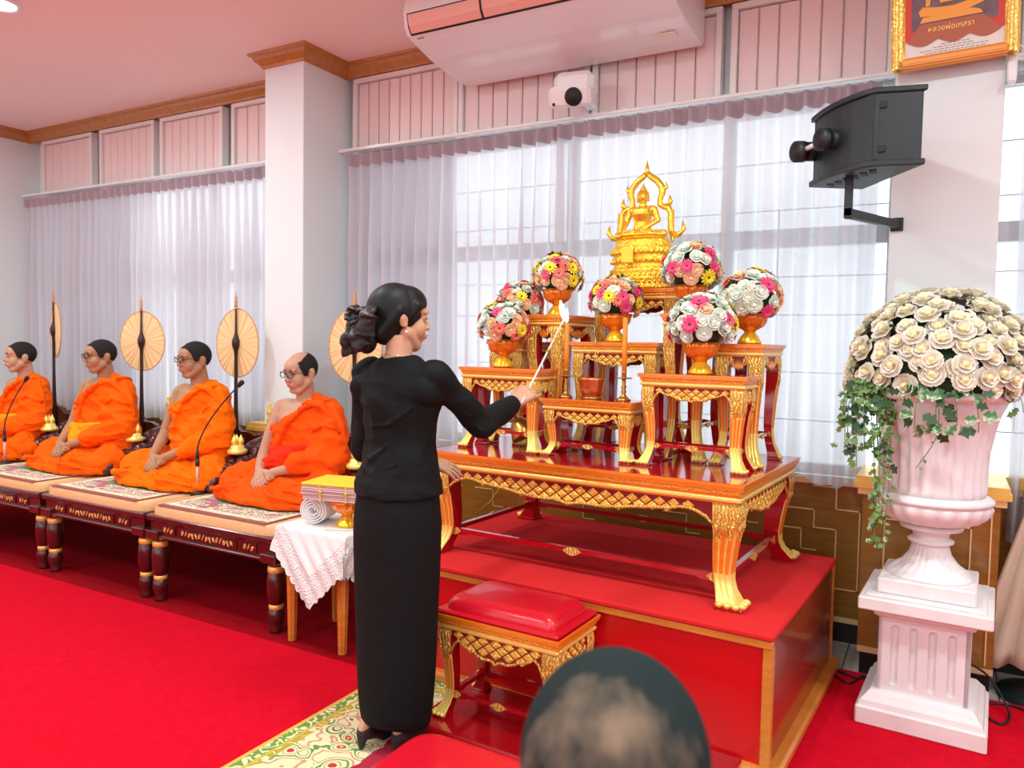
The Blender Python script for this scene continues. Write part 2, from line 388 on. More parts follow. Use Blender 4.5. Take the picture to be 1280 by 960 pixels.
# unseen wall behind the camera, window openings added for frontal fill daylight
g = G(); g.box(XL-.1, XR+.1, YB-.12, YB, 0, .85); g.box(XL-.1, XR+.1, YB-.12, YB, 2.75, CEIL)
for i in range(6): x = XL-.1+i*(XR-XL-.1)/5; g.box(x, x+.3, YB-.12, YB, .85, 2.75)
struct(g.build('wall_back', 'wall'))
# window wall: low wall, upper wall behind slats, piers
PL = (-3.90, -3.56); PR = (-.235, .165)
PY = (3.60, 3.70)       # pillars in plan
g = G()
g.box(XL-.1, XR+.1, YW+.05, YW+.2, 0, WB-.03)
g.box(XL-.1, XR+.1, YW+.03, YW+.2, 2.66, CEIL)
for a, b in ((XL-.1, XL+.1), (PL[0]-.05, PL[1]+.05), (PR[0]+.02, PR[1]-.04), (2.2, XR+.1)): g.box(a, b, YW+.05, YW+.2, WB-.04, 2.67)
struct(g.build('wall_window', 'wall'))
for i, (a, b) in enumerate((PL, PR)):
    g = G(); g.box(a, b, PY[i], YW+.06, 0, CEIL, b=.004); struct(g.build('wall_pillar', 'wall'))
# crown moulding of stained wood following walls and pillars
def crown(path, name):
    prof = [(0, -.085), (.012, -.085), (.018, -.07), (.05, -.04), (.058, -.02), (.075, -.015), (.08, 0), (0, 0)]  # (out, z)
    g = G(); n = len(path); rings = []
    for i, p in enumerate(path):
        p = Vector((*p, 0)); t0 = (p-Vector((*path[i-1], 0))).normalized() if i else None
        t1 = (Vector((*path[i+1], 0))-p).normalized() if i < n-1 else None
        n0 = Vector((t0.y, -t0.x, 0)) if t0 else None; n1 = Vector((t1.y, -t1.x, 0)) if t1 else None
        if n0 is None: q = n1
        elif n1 is None: q = n0
        else: q = (n0+n1)/(1+n0.dot(n1))
        rings.append([tuple(p+q*o+Vector((0, 0, CEIL+z))) for o, z in prof])
    g.rings(rings, smooth=False); return struct(g.build(name, 'wood_l'))
Yf = 4.0
crown([(XL, YB), (XL, Yf), (PL[0], Yf), (PL[0], PY[0]), (PL[1], PY[0]), (PL[1], Yf), (PR[0], Yf), (PR[0], 3.70), (PR[1], 3.70), (PR[1], Yf), (XR, Yf), (XR, YB)], 'trim_1')

# upper slatted panels above the curtain rail
def slat_panel(x0, x1, z0, z1, label, n):
    t = thing('slatted_panel', label, 'wall panel', ((x0+x1)/2, Yf, z0), group=None)
    w_ = x1-x0; h = z1-z0
    g = G(); g.box(-w_/2, w_/2, .028, .05, 0, h); g.build('backing', 'slat_frame', t)
    g = G()
    for a, b, c, d in ((-w_/2-.032, -w_/2, 0, h), (w_/2, w_/2+.032, 0, h), (-w_/2-.032, w_/2+.032, h, h+.03)): g.box(a, b, -.012, .05, c, d, b=.003)
    g.build('frame', 'slat_frame', t)
    pw = w_/n; me = None
    for i in range(n):
        if me is None: me = G().box(.003, pw-.003, .010, .028, 0, h-.004, b=.005).mesh('plank', ['slat'])
        link('plank', me, t, (-w_/2+i*pw, 0, 0))
zs0, zs1 = 2.69, 3.13
names = ['leftmost, by the left wall', 'second from the left wall', 'third from the left wall', 'fourth from the left wall, touching the near pillar']
for k, (a, b, n) in enumerate(((-7.10, -6.42, 6), (-6.25, -5.60, 7), (-5.46, -4.80, 7), (-4.64, -3.95, 6))):
    slat_panel(a, b, zs0, zs1, 'pinkish slatted panel above the left curtains, '+names[k], n)
names = ['just right of the pillar', 'left of the round camera', 'right of the round camera', 'under the right end of the air conditioner', 'leftmost of two beside the gold picture frame', 'behind the gold picture frame']
for k, (a, b, n) in enumerate(((-3.47, -2.70, 9), (-2.63, -1.82, 8), (-1.74, -1.09, 6), (-.98, -.29, 7))):
    slat_panel(a, b, zs0, zs1, 'pinkish slatted wall panel above the right curtains, '+(names[k] if k < 3 else 'between the air conditioner and the picture frame'), n)
slat_panel(.26, .95, zs0, zs1, 'pinkish slatted wall panel right of the picture frame', 7)

# windows
def window(n, x0, x1, mull, tr, frosted=(), bars=()):
    z0, z1 = WB, 2.66
    g = G(); y0, y1 = YW+.04, YW+.1
    g.box(x0, x1, y0, y1, z0, z0+.05); g.box(x0, x1, y0, y1, z1-.05, z1)
    g.box(x0, x0+.05, y0, y1, z0, z1); g.box(x1-.05, x1, y0, y1, z0, z1)
    w_ = struct(g.build('window_%d' % n, 'win_frame'))
    mg = G()
    for m in mull: mg.box(m-.028, m+.028, y0, y1, z0+.05, z1-.05)
    mg.build('mullion', 'win_frame', w_)
    g = G(); g.box(x0+.05, x1-.05, y0-.005, y1, tr, tr+.09); g.build('transom', 'win_frame', w_)
    xs = [x0+.05]+list(mull)+[x1-.05]
    for i in range(len(xs)-1):
        g = G(); g.box(xs[i], xs[i+1], y0+.028, y0+.034, z0+.05, z1-.05); g.build('pane', 'frost' if i in frosted else 'glass', w_)
    g = G()
    for z in bars: g.box(x0, x1, YW+.20, YW+.206, z, z+.006)
    x = x0+.16
    k = 0
    while x < x1: g.box(x, x+.006, YW+.206, YW+.212, bars[k % len(bars)], bars[min(k % len(bars)+1, len(bars)-1)]+.006); x += .17; k += 1
    g.build('grille', 'win_frame', w_)
window(1, XL+.1, PL[0]-.05, (-6.6, -5.80, -5.0), 1.86, frosted=(0, 1), bars=[1.1, 1.35, 1.6, 1.85, 2.15, 2.4])
window(2, PL[1]+.05, PR[0]+.02, (-2.80, -1.93, -1.03), 1.94, frosted=(0,), bars=[1.05, 1.3, 1.6, 1.8, 2.15, 2.4])
window(3, PR[1]-.04, 2.2, (.9, 1.5), 1.92, bars=[1.05, 1.3, 1.6, 1.8, 2.15, 2.4])

# wainscot: wooden panelling with gilt cap, brass strips and black plinth
def wains(path, label):
    t = thing('wainscot', label, 'wall panelling', (0, 0, 0))
    def run(o0, o1, z0, z1, name, m, par=t, chamf=0):
        g = G(); n = len(path); rings = []
        for i, p in enumerate(path):
            p = Vector((*p, 0)); t0 = (p-Vector((*path[i-1], 0))).normalized() if i else None
            t1 = (Vector((*path[i+1], 0))-p).normalized() if i < n-1 else None
            n0 = Vector((t0.y, -t0.x, 0)) if t0 else None; n1 = Vector((t1.y, -t1.x, 0)) if t1 else None
            q = n1 if n0 is None else n0 if n1 is None else (n0+n1)/(1+n0.dot(n1))
            rings.append([tuple(p+q*o+Vector((0, 0, z))) for o, z in ((o0, z0), (o1, z0+chamf), (o1, z1-chamf), (o0, z1))])
        g.rings(rings, smooth=False); return g.build(name, m, par)
    run(-.06, -.01, 0, .095, 'plinth', 'black_plinth')
    run(-.06, .0, .098, .125, 'base_rail', 'brass')
    run(-.06, .0, .125, WB, 'board', 'wood')
    return t, run
def strips(t, path_segments):
    # thin brass inlay strips on the board, staggered as a frame pattern; segments: (axis, fixed, a, b, z)
    me = {}
    for (p, q) in path_segments:
        d = (Vector(q)-Vector(p)); L = d.length
        g = G(); a = Vector(p); b_ = Vector(q)
        lo = [min(a[i], b_[i])-.003 for i in range(3)]; hi = [max(a[i], b_[i])+.003 for i in range(3)]
        lo[1] -= .002; g.box(lo[0], hi[0], lo[1], hi[1], lo[2], hi[2]); g.build('brass_strip', 'brass', t)
t, run = wains([(PL[1]+.06, Yf), (PR[0]-.06, Yf)], 'brown wooden wall panelling with brass strips under the curtains behind the altar')
run(-.05, .012, WB-.032, WB-.002, 'cap', 'brass')
t1 = t
x = -3.45
seg = []
for i, x in enumerate([-3.4, -3.1, -2.8, -2.5, -2.2, -1.9, -1.6, -1.3, -1.0, -.72]):
    z = (.637, .537)[i % 2]
    seg += [((x, Yf, z), (x+.13, Yf, z)), ((x+.13, Yf, z), (x+.13, Yf, z-.10)), ((x+.13, Yf, z-.1), (x+.2, Yf, z-.1)), ((x+.02, Yf, .26), (x+.12, Yf, .26)), ((x+.02, Yf, .26), (x+.02, Yf, .19))]
seg += [((-.54, Yf, .757), (-.434, Yf, .757)), ((-.434, Yf, .757), (-.434, Yf, .65)), ((-.434, Yf, .65), (-.327, Yf, .65)), ((-.327, Yf, .65), (-.327, Yf, .262)), ((-.327, Yf, .262), (-.435, Yf, .262)),
        ((-.435, Yf, .262), (-.435, Yf, .18)), ((-.535, Yf, .55), (-.43, Yf, .55)), ((-.657, Yf, .638), (-.532, Yf, .638)), ((-.532, Yf, .638), (-.532, Yf, .55)), ((-.43, Yf, .55), (-.43, Yf, .30))]
strips(t, seg)
t, run = wains([(PR[0]-.055, Yf), (PR[0]-.055, 3.66), (PR[1]+.055, 3.66), (PR[1]+.055, Yf), (XR, Yf)], 'brown wooden wall panelling wrapped round the foot of the right pillar')
run(-.06, .02, WB-.0, WB+.03, 'ledge', 'brass'); run(-.06, .035, WB+.03, WB+.055, 'ledge_cap', 'rw_gold'); run(-.06, .028, WB+.055, WB+.08, 'top_ledge', 'rw_gold')
yq = 3.66
seg = [((-.2, yq, .70), (.12, yq, .70)), ((.12, yq, .70), (.12, yq, .24)), ((.12, yq, .24), (-.2, yq, .24)), ((-.2, yq, .24), (-.2, yq, .70)), ((.19, yq, .78), (.19, yq, .14)),
       ((.30, Yf, .74), (.75, Yf, .74)), ((.75, Yf, .74), (.75, Yf, .3))]
strips(t, seg)
t, run = wains([(XL, Yf), (PL[0]-.055, Yf), (PL[0]-.055, 3.56), (PL[1]+.055, 3.56), (PL[1]+.055, Yf)], 'brown wooden wall panelling wrapped round the left pillar behind the monks')
run(-.06, .02, WB-.0, WB+.03, 'ledge', 'brass'); run(-.06, .035, WB+.03, WB+.055, 'ledge_cap', 'rw_gold'); run(-.06, .028, WB+.055, WB+.08, 'top_ledge', 'rw_gold')
g = G(); g.box(XL+.003, XL+.05, 2.0, 3.92, .125, .83); g.box(XL+.003, XL+.09, 2.0, 3.92, .83, .88, 1, b=.01); g.box(XL+.003, XL+.04, 2, 3.92, 0, .125, 2)
tag(g.build('wainscot', ['wood', 'rw_gold', 'black_plinth']), 'low wooden panelling with gilt cap along the left wall', 'wall panelling')

# curtains
def curtain(x0, x1, label, yc=3.93, z0=.79, z1=2.655, seed=1, pitch=.094):
    rnd = random.Random(seed); t = thing('curtain', label, 'curtain', ((x0+x1)/2, yc, 0), group=None)
    nP = max(2, round((x1-x0)/pitch)); per = (x1-x0)/nP; NS = 10; nz = 20
    ph = [rnd.uniform(-.5, .5) for _ in range(nP+1)]; am = [rnd.uniform(.7, 1.25) for _ in range(nP+1)]; zb = [rnd.uniform(-.018, .012) for _ in range(nP+1)]
    def P(u, z):   # u in pleat units
        k = min(int(u), nP-1); f = u-k
        a = (z1-z)/(z1-z0)
        pk = ph[k]*(1-f)+ph[k+1]*f; amp = 1.7*(am[k]*(1-f)+am[k+1]*f)
        shp = math.exp(-((f-.5)/.13)**2)*.030*math.exp(-a*9)             # pinch pleat
        wav = math.sin(2*PI*(f+.25*a*pk*2)+PI*.5)*(.012+.020*min(1, a*3))*amp
        wav += .010*math.sin(2*PI*u*.37+pk*3)*a + .006*math.sin(2*PI*u*2.3+1.3)*min(1, a*2)
        return ((x0-(x0+x1)/2)+u*per+math.sin(2*PI*u*.31+a*2)*.012*a, wav-shp, z)
    def sheet(za, zb_, rows, name, m, off=0):
        g = G(); cols = nP*NS; vs = []
        for r in range(rows+1):
            z = za+(zb_-za)*r/rows
            for c in range(cols+1):
                u = c/NS*.99999; k = min(int(u), nP); p = list(P(u, z))
                if r == 0 and za < 1: p[2] += zb[k]+.01*math.sin(u*2.2)
                if r == rows and zb_ > 2.6: p[2] -= .016*abs(math.sin(PI*u))
                p[1] += off; vs.append(p)
        fs = [(r*(cols+1)+c, r*(cols+1)+c+1, (r+1)*(cols+1)+c+1, (r+1)*(cols+1)+c) for r in range(rows) for c in range(cols)]
        g.add(vs, fs, 0, True); o = g.build(name, m, t)
        return o
    sheet(z0, z1-.085, nz, 'sheer_cloth', 'curtain'); sheet(z1-.09, z1, 2, 'header_band', 'cheader', -.003)
    return t
curtain(-7.27, -5.78, 'lilac sheer curtain at the far left, beside the left wall', seed=2)
curtain(-5.77, -4.00, 'lilac sheer curtain hanging just left of the white pillar', seed=3)
curtain(-3.49, -1.92, 'pale sheer curtain left of the statue, behind the woman', seed=4)
curtain(-1.96, -.30, 'pale sheer curtain right of the statue, ending at the black speaker', seed=5, yc=3.905)
curtain(.25, .62, 'grey sheer curtain gathered at the right edge behind the urn', seed=6, z0=.60, pitch=.07)
def rail(x0, x1, label):
    g = G(); g.box(x0, x1, 3.90, 3.945, 2.665, 2.685, b=.004)
    r = tag(g.build('curtain_rail', 'rail'), label, 'curtain rail')
    x = x0+.3
    while x < x1-.1:
        q = G(); q.box(x-.012, x+.012, 3.93, Yf, 2.685, 2.70); q.build('bracket', 'rail', r); x += .85
rail(-7.30, -3.92, 'white curtain rail left of the pillar'); rail(-3.55, -.245, 'white curtain rail right of the pillar, under the air conditioner'); rail(.175, 1.6, 'white curtain rail stub at the right edge beside the picture frame')

# ceiling lamps: added fill panels, then downlights
for i, (x, y) in enumerate(FILL_PANELS):
    t = thing('fill_panel', 'square fill light panel added under the ceiling behind the camera', 'ceiling light', (x, y, CEIL), group='added fill light panels behind the camera')
    g = G(); g.box(-.62, .62, -.32, .32, -.03, 0, b=.006); g.build('housing', 'white_metal', t)
    ld = bpy.data.lights.new('fill_lamp', 'AREA'); ld.shape = 'RECTANGLE'; ld.size = 1.15; ld.size_y = .55; ld.energy = FILL_W; ld.color = (.80, 1, 1)
    lo = bpy.data.objects.new('fill_lamp', ld); COL.objects.link(lo); lo.parent = t; lo.location = (0, 0, -.035)
for i, (x, y) in enumerate(DOWNLIGHTS):
    t = thing('downlight', ['bright round recessed downlight in the top left corner of the ceiling', 'round recessed downlight outside the view'][i > 0], 'ceiling light', (x, y, CEIL), group=None if i == 0 else 'downlights outside the view')
    g = G(); g.lathe([(.085, 0), (.115, 0), (.115, -.012), (.095, -.016), (.085, -.006)], 28, close=False); g.build('rim', 'white_metal', t)
    g = G(); g.lathe([(.086, -.004), (.086, -.008)], 28); g.build('diffuser', 'lamp', t)
    ld = bpy.data.lights.new('down_lamp', 'AREA'); ld.shape = 'DISK'; ld.size = .16; ld.energy = DOWN_W; ld.color = (.84, 1, .98)
    lo = bpy.data.objects.new('down_lamp', ld); COL.objects.link(lo); lo.parent = t; lo.location = (0, 0, -.02)

# air conditioner hung under the ceiling
t = thing('air_conditioner', 'long white ceiling mounted air conditioner above the curtains', 'air conditioner', (-1.85, 3.6, CEIL))
prof = [(.36, -.02), (-.28, -.02), (-.30, -.10), (-.285, -.175), (-.26, -.205), (-.20, -.225), (-.05, -.262), (.10, -.285), (.22, -.295), (.33, -.295), (.36, -.27)]
g = G(); g.prism(prof, -.71, .71, axis='x'); body = g.build('casing', 'ac', t, bevel=.008)
g = G(); g.prism([(-.306, -.11), (-.291, -.176), (-.265, -.209), (-.245, -.205), (-.245, -.11)], -.68, .66, axis='x'); g.build('air_outlet', 'black_dark', t)
for a, b in ((-.672, -.235), (-.222, .215), (.228, .652)):
    g = G(); g.prism([(-.312, -.118), (-.297, -.172), (-.272, -.204), (-.265, -.20), (-.285, -.168), (-.30, -.118)], a, b, axis='x'); g.build('louvre', 'ac_grille', t, bevel=.003)
g = G(); g.box(-.66, -.62, .0, .004, 0, .006); o = g.build('name_plate', 'pic_ink', t, (0, -.235, -.220))
g = G(); g.lathe([(.028, 0), (.028, .003)], 20); g.box(-.035, .035, -.03, .03, -.002, .0015, 1); o = g.build('energy_label', ['rw_gold', 'cream_cloth'], t, (.60, .13, -.293))
g = G(); g.box(-.2, .2, -.02, .02, -.02, 0); g.build('hanger', 'white_metal', t, (0, .2, 0))

# round camera box on the wall above the curtain
t = thing('wall_camera', 'white boxy camera with a round black lens above the curtains', 'camera', (-1.80, 3.86, 2.79), rz=math.radians(10))
g = G(); g.box(-.11, .11, -.11, .04, -.03, .09, b=.03); g.build('housing', 'white_metal', t, bevel=.006)
g = G(); g.box(-.125, .105, -.15, -.10, -.055, .055, b=.02); o = g.build('face_plate', 'white_metal', t, bevel=.006); o.rotation_euler = (.42, 0, 0)
g = G(); g.cyl((.015, -.148, 0), (.015, -.162, 0), .048, .044, 28); o2 = g.build('lens', 'black_dark', o)
g = G(); g.cyl((-.095, -.148, -.03), (-.095, -.156, -.03), .008, n=12); g.build('sensor', 'black_dark', o)
g = G(); g.box(.02, .08, .0, .13, -.06, .03, b=.01); g.build('bracket', 'white_metal', t)

# black speaker on the right pillar
t = thing('loudspeaker', 'black wedge shaped loudspeaker with two horns on the right pillar', 'speaker', (-.30, 3.33, 2.10))
N1, N2, F2, F1 = Vector((.03, -.18)), Vector((.195, -.14)), Vector((-.035, .23)), Vector((-.215, .11))
nb = Vector((-.76, -.65))                                   # the baffle looks left along the wall
pl = [N1, N2, F2, F1]+[F1.lerp(N1, q)+nb*.030*math.sin(PI*q) for q in (.15, .3, .45, .6, .75, .9)]
g = G(); g.prism([tuple(p) for p in pl], .015, .275, axis='z'); g.build('cabinet', 'black_plastic', t, bevel=.006)
cen = sum(pl, Vector((0, 0)))/len(pl)
def rim(z0, z1, name, k=1.05):
    g = G(); g.prism([tuple((p-cen)*k+cen+(nb*.010 if i > 2 else nb*0)) for i, p in enumerate(pl)], z0, z1, axis='z'); g.build(name, 'black_plastic', t, bevel=.005)
rim(0, .024, 'bottom_rim'); rim(.266, .288, 'top_rim')
g = G()
for q in range(6): p = F1.lerp(N1, .15+.14*q)-nb*.05; g.box(p.x-.012, p.x+.012, p.y-.03, p.y+.03, -.003, .003)
g.build('bottom_rib', 'black_dark', t)
g = G(); p, q = N1.lerp(N2, .03), N1.lerp(N2, .13); g.prism([tuple(p+Vector((0, -.004))), tuple(q+Vector((0, -.004))), tuple(q+Vector((0, .03))), tuple(p+Vector((0, .03)))], .028, .262, axis='z'); g.build('edge_strip', 'black_plastic', t)
for z in (.225, .065):
    g = G(); p = N1.lerp(N2, .20); g.box(p.x-.010, p.x+.012, p.y-.008, p.y+.008, z-.012, z+.012); g.build('latch', 'black_dark', t)
fx = Vector((-.70, -.71, -.10)).normalized()
for q, z, ln in ((.52, .150, .075), (.93, .140, .085)):
    b2 = N1.lerp(F1, q)+nb*.018; p = Vector((b2.x, b2.y, z)); g = G(); g.cyl(p-fx*.04, p+fx*ln*.7, .040, .038, 24); h_ = g.build('horn', 'black_plastic', t)
    g = G(); g.tube([p+fx*ln*.55, p+fx*ln], [.043, .043], 24); g.build('horn_rim', 'black_plastic', h_)
    g = G(); g.cyl(p+fx*(ln-.006), p+fx*(ln+.0015), .031, n=24); g.build('horn_mouth', 'black_dark', h_)
    if q < .6: pa = p+fx*.05
    else: g = G(); g.cyl(pa, p+fx*.06, .010, n=10); g.build('connector', 'rail', t)
g = G(); g.box(-.075, -.045, -.02, .01, -.150, .01); g.box(-.075, -.045, -.02, .02, -.155, -.115); g.prism([(-.075, -.005), (-.045, -.02), (.11, .362), (.085, .368)], -.155, -.12, axis='z'); g.box(.070, .12, .358, .368, -.165, -.108); g.build('bracket', 'black_plastic', t, bevel=.003)

# gold picture frame leaning on top of the right pillar
t = thing('picture_frame', 'gold framed religious picture hanging above the black speaker', 'picture', (-.022, 3.62, 2.585)); t.rotation_euler = (math.radians(9), math.radians(-1.5), 0)
W_, H_ = .45, .60
g = G(); g.box(-W_/2+.03, W_/2-.03, .012, .03, .03, H_-.03); g.build('backing', 'frame_wood', t)
for nm, (a, b, c, d), m in (('frame_side', (-W_/2, -W_/2+.052, 0, H_), 'frame_gold'), ('frame_side', (W_/2-.052, W_/2, 0, H_), 'frame_gold'), ('frame_bottom', (-W_/2+.01, W_/2-.01, 0, .05), 'frame_wood'), ('frame_top', (-W_/2+.01, W_/2-.01, H_-.05, H_), 'frame_gold')):
    g = G(); g.box(a, b, -.015, .028, c, d, b=.010)
    if b-a > d-c: g.box(a+.03, b-.03, -.022, 0, c+.014, c+.026, b=.004)
    else: g.box(a+.014, a+.030, -.024, 0, c+.01, d-.01, b=.004)
    g.build(nm, m, t)
g = G(); g.box(-W_/2+.05, W_/2-.05, .0, .012, .05, H_-.05); g.build('paper', 'pic_paper', t)
g = G(); pts = []
for i in range(41):
    u = i/40; pts.append((-.175+.35*u, .115-.022*abs(math.sin(PI*u*3.0))))
g.prism(pts+[(.175, .55), (-.175, .55)], -.002, 0); g.build('red_ground', 'pic_red', t)
g = G(); g.box(-.15, .15, -.003, -.0021, .15, .55); g.build('grey_ground', 'pic_grey', t)
g = G(); pts = [(-.165+.33*i/40, .108-.022*abs(math.sin(PI*i/40*3.0))) for i in range(41)]
g.prism(pts+[(.10, .17), (-.12, .17)], -.004, -.0031); g.build('brown_band', 'pic_brown', t)
g = G()
g.prism([(-.12, .175), (.10, .175), (.09, .19), (.06, .20), (-.11, .195)], -.0055, -.0041)
g.prism([(-.12, .20), (-.05, .193), (.05, .2), (.10, .215), (.105, .235), (.07, .235), (.0, .222), (-.06, .226), (-.11, .235), (-.125, .22)], -.006, -.0041)
g.prism([(-.10, .235), (-.085, .235), (-.075, .33), (-.06, .40), (-.075, .42), (-.10, .34)], -.006, -.0041)
g.prism([(.085, .235), (.07, .235), (.06, .33), (.045, .40), (.06, .42), (.085, .34)], -.006, -.0041)
g.prism([(-.05, .24), (.04, .24), (.05, .36), (.02, .43), (.015, .50), (-.02, .50), (-.025, .43), (-.055, .36)], -.006, -.0041)
g.build('golden_figure', 'pic_gold', t)
def text(s, size, m, parent, loc, name='lettering', rot=(PI/2, 0, 0), ext=.0005, align='CENTER'):
    cu = bpy.data.curves.new(name, 'FONT'); cu.body = s; cu.size = size; cu.extrude = ext; cu.align_x = align; cu.materials.append(M[m])
    tmp = bpy.data.objects.new('tmp', cu); COL.objects.link(tmp)
    dg = bpy.context.evaluated_depsgraph_get(); me = bpy.data.meshes.new_from_object(tmp.evaluated_get(dg)); bpy.data.objects.remove(tmp)
    o = link(name, me, parent, loc); o.rotation_euler = rot; return o
text('หลวงพ่อเกสรา', .028, 'rw_gold', t, (-.01, -.005, .136))
for k, wd in enumerate((.09, .14, .24, .20)):
    g = G(); x = -wd/2; rr = random.Random(k)
    while x < wd/2: q = rr.uniform(.006, .02); g.box(x, x+q, -.001, 0, .083-k*.0095, .0855-k*.0095); x += q+.004
    g.build('small_print', 'pic_ink', t)
g = G(); g.tube([(.20, .03, .06), (.24, .03, .02), (.27, .03, -.03)], .003, 6); g.build('hanging_wire', 'rail', t)
# wall conduit beside the pillar
g = G(); g.box(.166, .20, 3.66, 3.70, 2.50, 2.66, b=.004); g.box(.170, .195, 3.62, 3.70, 2.49, 2.52)
tag(g.build('rail_bracket', 'rail'), 'small grey bracket on the pillar corner under the picture frame', 'bracket')
# orange and yellow cloth caught on the window at the right
g = G(); g.tube([(.30, 3.99, 1.82), (.305, 3.985, 1.75), (.315, 3.98, 1.70)], .012, 8, flat=.4); g.tube([(.315, 3.98, 1.70), (.40, 3.98, 1.685), (.50, 3.98, 1.68)], .011, 8, mi=1, flat=.4)
tag(g.build('ribbon', ['candle', 'yellow_cloth']), 'orange and yellow ribbon tied on the window frame behind the roses', 'ribbon')
# beige drape at the lower right edge
g = G(); n = 26; vs = []; fs = []
for r in range(13):
    f = r/12; z = .92-.78*f; wd = .05+.22*f
    for i in range(n+1):
        u = i/n; vs.append((.40-wd+u*wd*2, 3.74-.05*f-.018*math.sin(u*2*PI*6+f)*(.3+f)+.01, z+.01*math.sin(i)))
for r in range(12):
    for i in range(n): a = r*(n+1)+i; fs.append((a, a+1, a+n+2, a+n+1))
g.add(vs, fs); t = thing('folded_drape', 'beige pleated cloth hanging to the floor at the lower right edge', 'cloth', (0, 0, 0)); o = g.build('cloth', 'beige_drape', t); so = o.modifiers.new('s', 'SOLIDIFY'); so.thickness = .006
g = G(); g.cyl((.40, 3.78, .012), (.40, 3.78, .93), .012); g.lathe([(.16, 0), (.16, .02), (.02, .04)], 20, c=(.40, 3.78, .0)); g.build('stand', 'black_plastic', t)
# cables on the floor
def cable(pts, label):
    g = G(); P = []
    for i in range(len(pts)-1):
        p0 = Vector(pts[max(i-1, 0)]); p1 = Vector(pts[i]); p2 = Vector(pts[i+1]); p3 = Vector(pts[min(i+2, len(pts)-1)])
        for k in range(8):
            q = k/8; P.append(.5*((2*p1)+(-p0+p2)*q+(2*p0-5*p1+4*p2-p3)*q*q+(-p0+3*p1-3*p2+p3)*q**3))
    P.append(Vector(pts[-1])); g.tube(P, .005, 6); return tag(g.build('cable', 'cable'), label, 'cable')
cable([(.10, 3.63, .16), (.2, 3.60, .12), (.27, 3.50, .03), (.24, 3.40, .017), (.18, 3.46, .017)], 'black cable hanging down beside the right pillar plinth')
cable([(.20, 3.58, .015), (.30, 3.60, .018), (.42, 3.50, .016), (.55, 3.38, .017), (.8, 3.30, .017)], 'black cable looping across the red carpet right of the pedestal')
cable([(-.37, 3.55, .016), (-.30, 3.48, .016), (-.25, 3.60, .016), (-.18, 3.50, .016), (-.12, 3.60, .016)], 'black cable lying between the platform and the white pedestal')
cable([(-.37, 3.60, .016), (-.28, 3.56, .018), (-.2, 3.61, .016), (-.05, 3.63, .016)], 'thin black cable along the carpet edge behind the white pedestal')
# ================================================================ altar
t = thing('altar_platform', 'red carpeted low platform carrying the gilt altar tables', 'platform', A(-.84, 0), AL)
W2 = .86; D_ = 1.14; ZP = .5
g = G(); g.box(-W2, W2-.02, .006, D_-.01, ZP-.022, ZP, b=.006); g.build('carpeted_top', 'plat', t)
g = G(); g.box(-W2+.004, W2-.024, .012, .04, ZP-.05, ZP-.024, b=.004); g.build('front_trim', 'plat_trim', t)
g = G(); g.box(-W2+.03, W2-.055, .03, .05, .05, ZP-.05); g.build('front_board', 'plat_side', t)
g = G(); g.box(W2-.056, W2-.024, .016, .05, .05, ZP-.05, b=.003); g.build('corner_post', 'plat_trim', t)
g = G(); g.box(-W2, -W2+.03, .016, .05, .05, ZP-.05, b=.003); g.build('corner_post', 'plat_trim', t)
g = G(); g.box(W2-.05, W2-.03, .05, D_-.03, .05, ZP-.022); g.build('side_board', 'plat_wood', t)
g = G(); g.box(W2-.05, W2-.024, D_-.04, D_-.012, .05, ZP-.022, b=.003); g.build('corner_post', 'plat_trim', t)
g = G(); g.box(-W2, -W2+.02, .05, D_-.03, .05, ZP-.022); g.build('side_board', 'plat_wood', t)
g = G(); g.box(-W2, W2-.03, D_-.03, D_-.012, .05, ZP-.022); g.build('back_board', 'plat_wood', t)
g = G(); g.box(-W2-.02, W2+.01, -.01, D_, .013, .055, b=.010); g.build('base_trim', 'plat_trim', t)

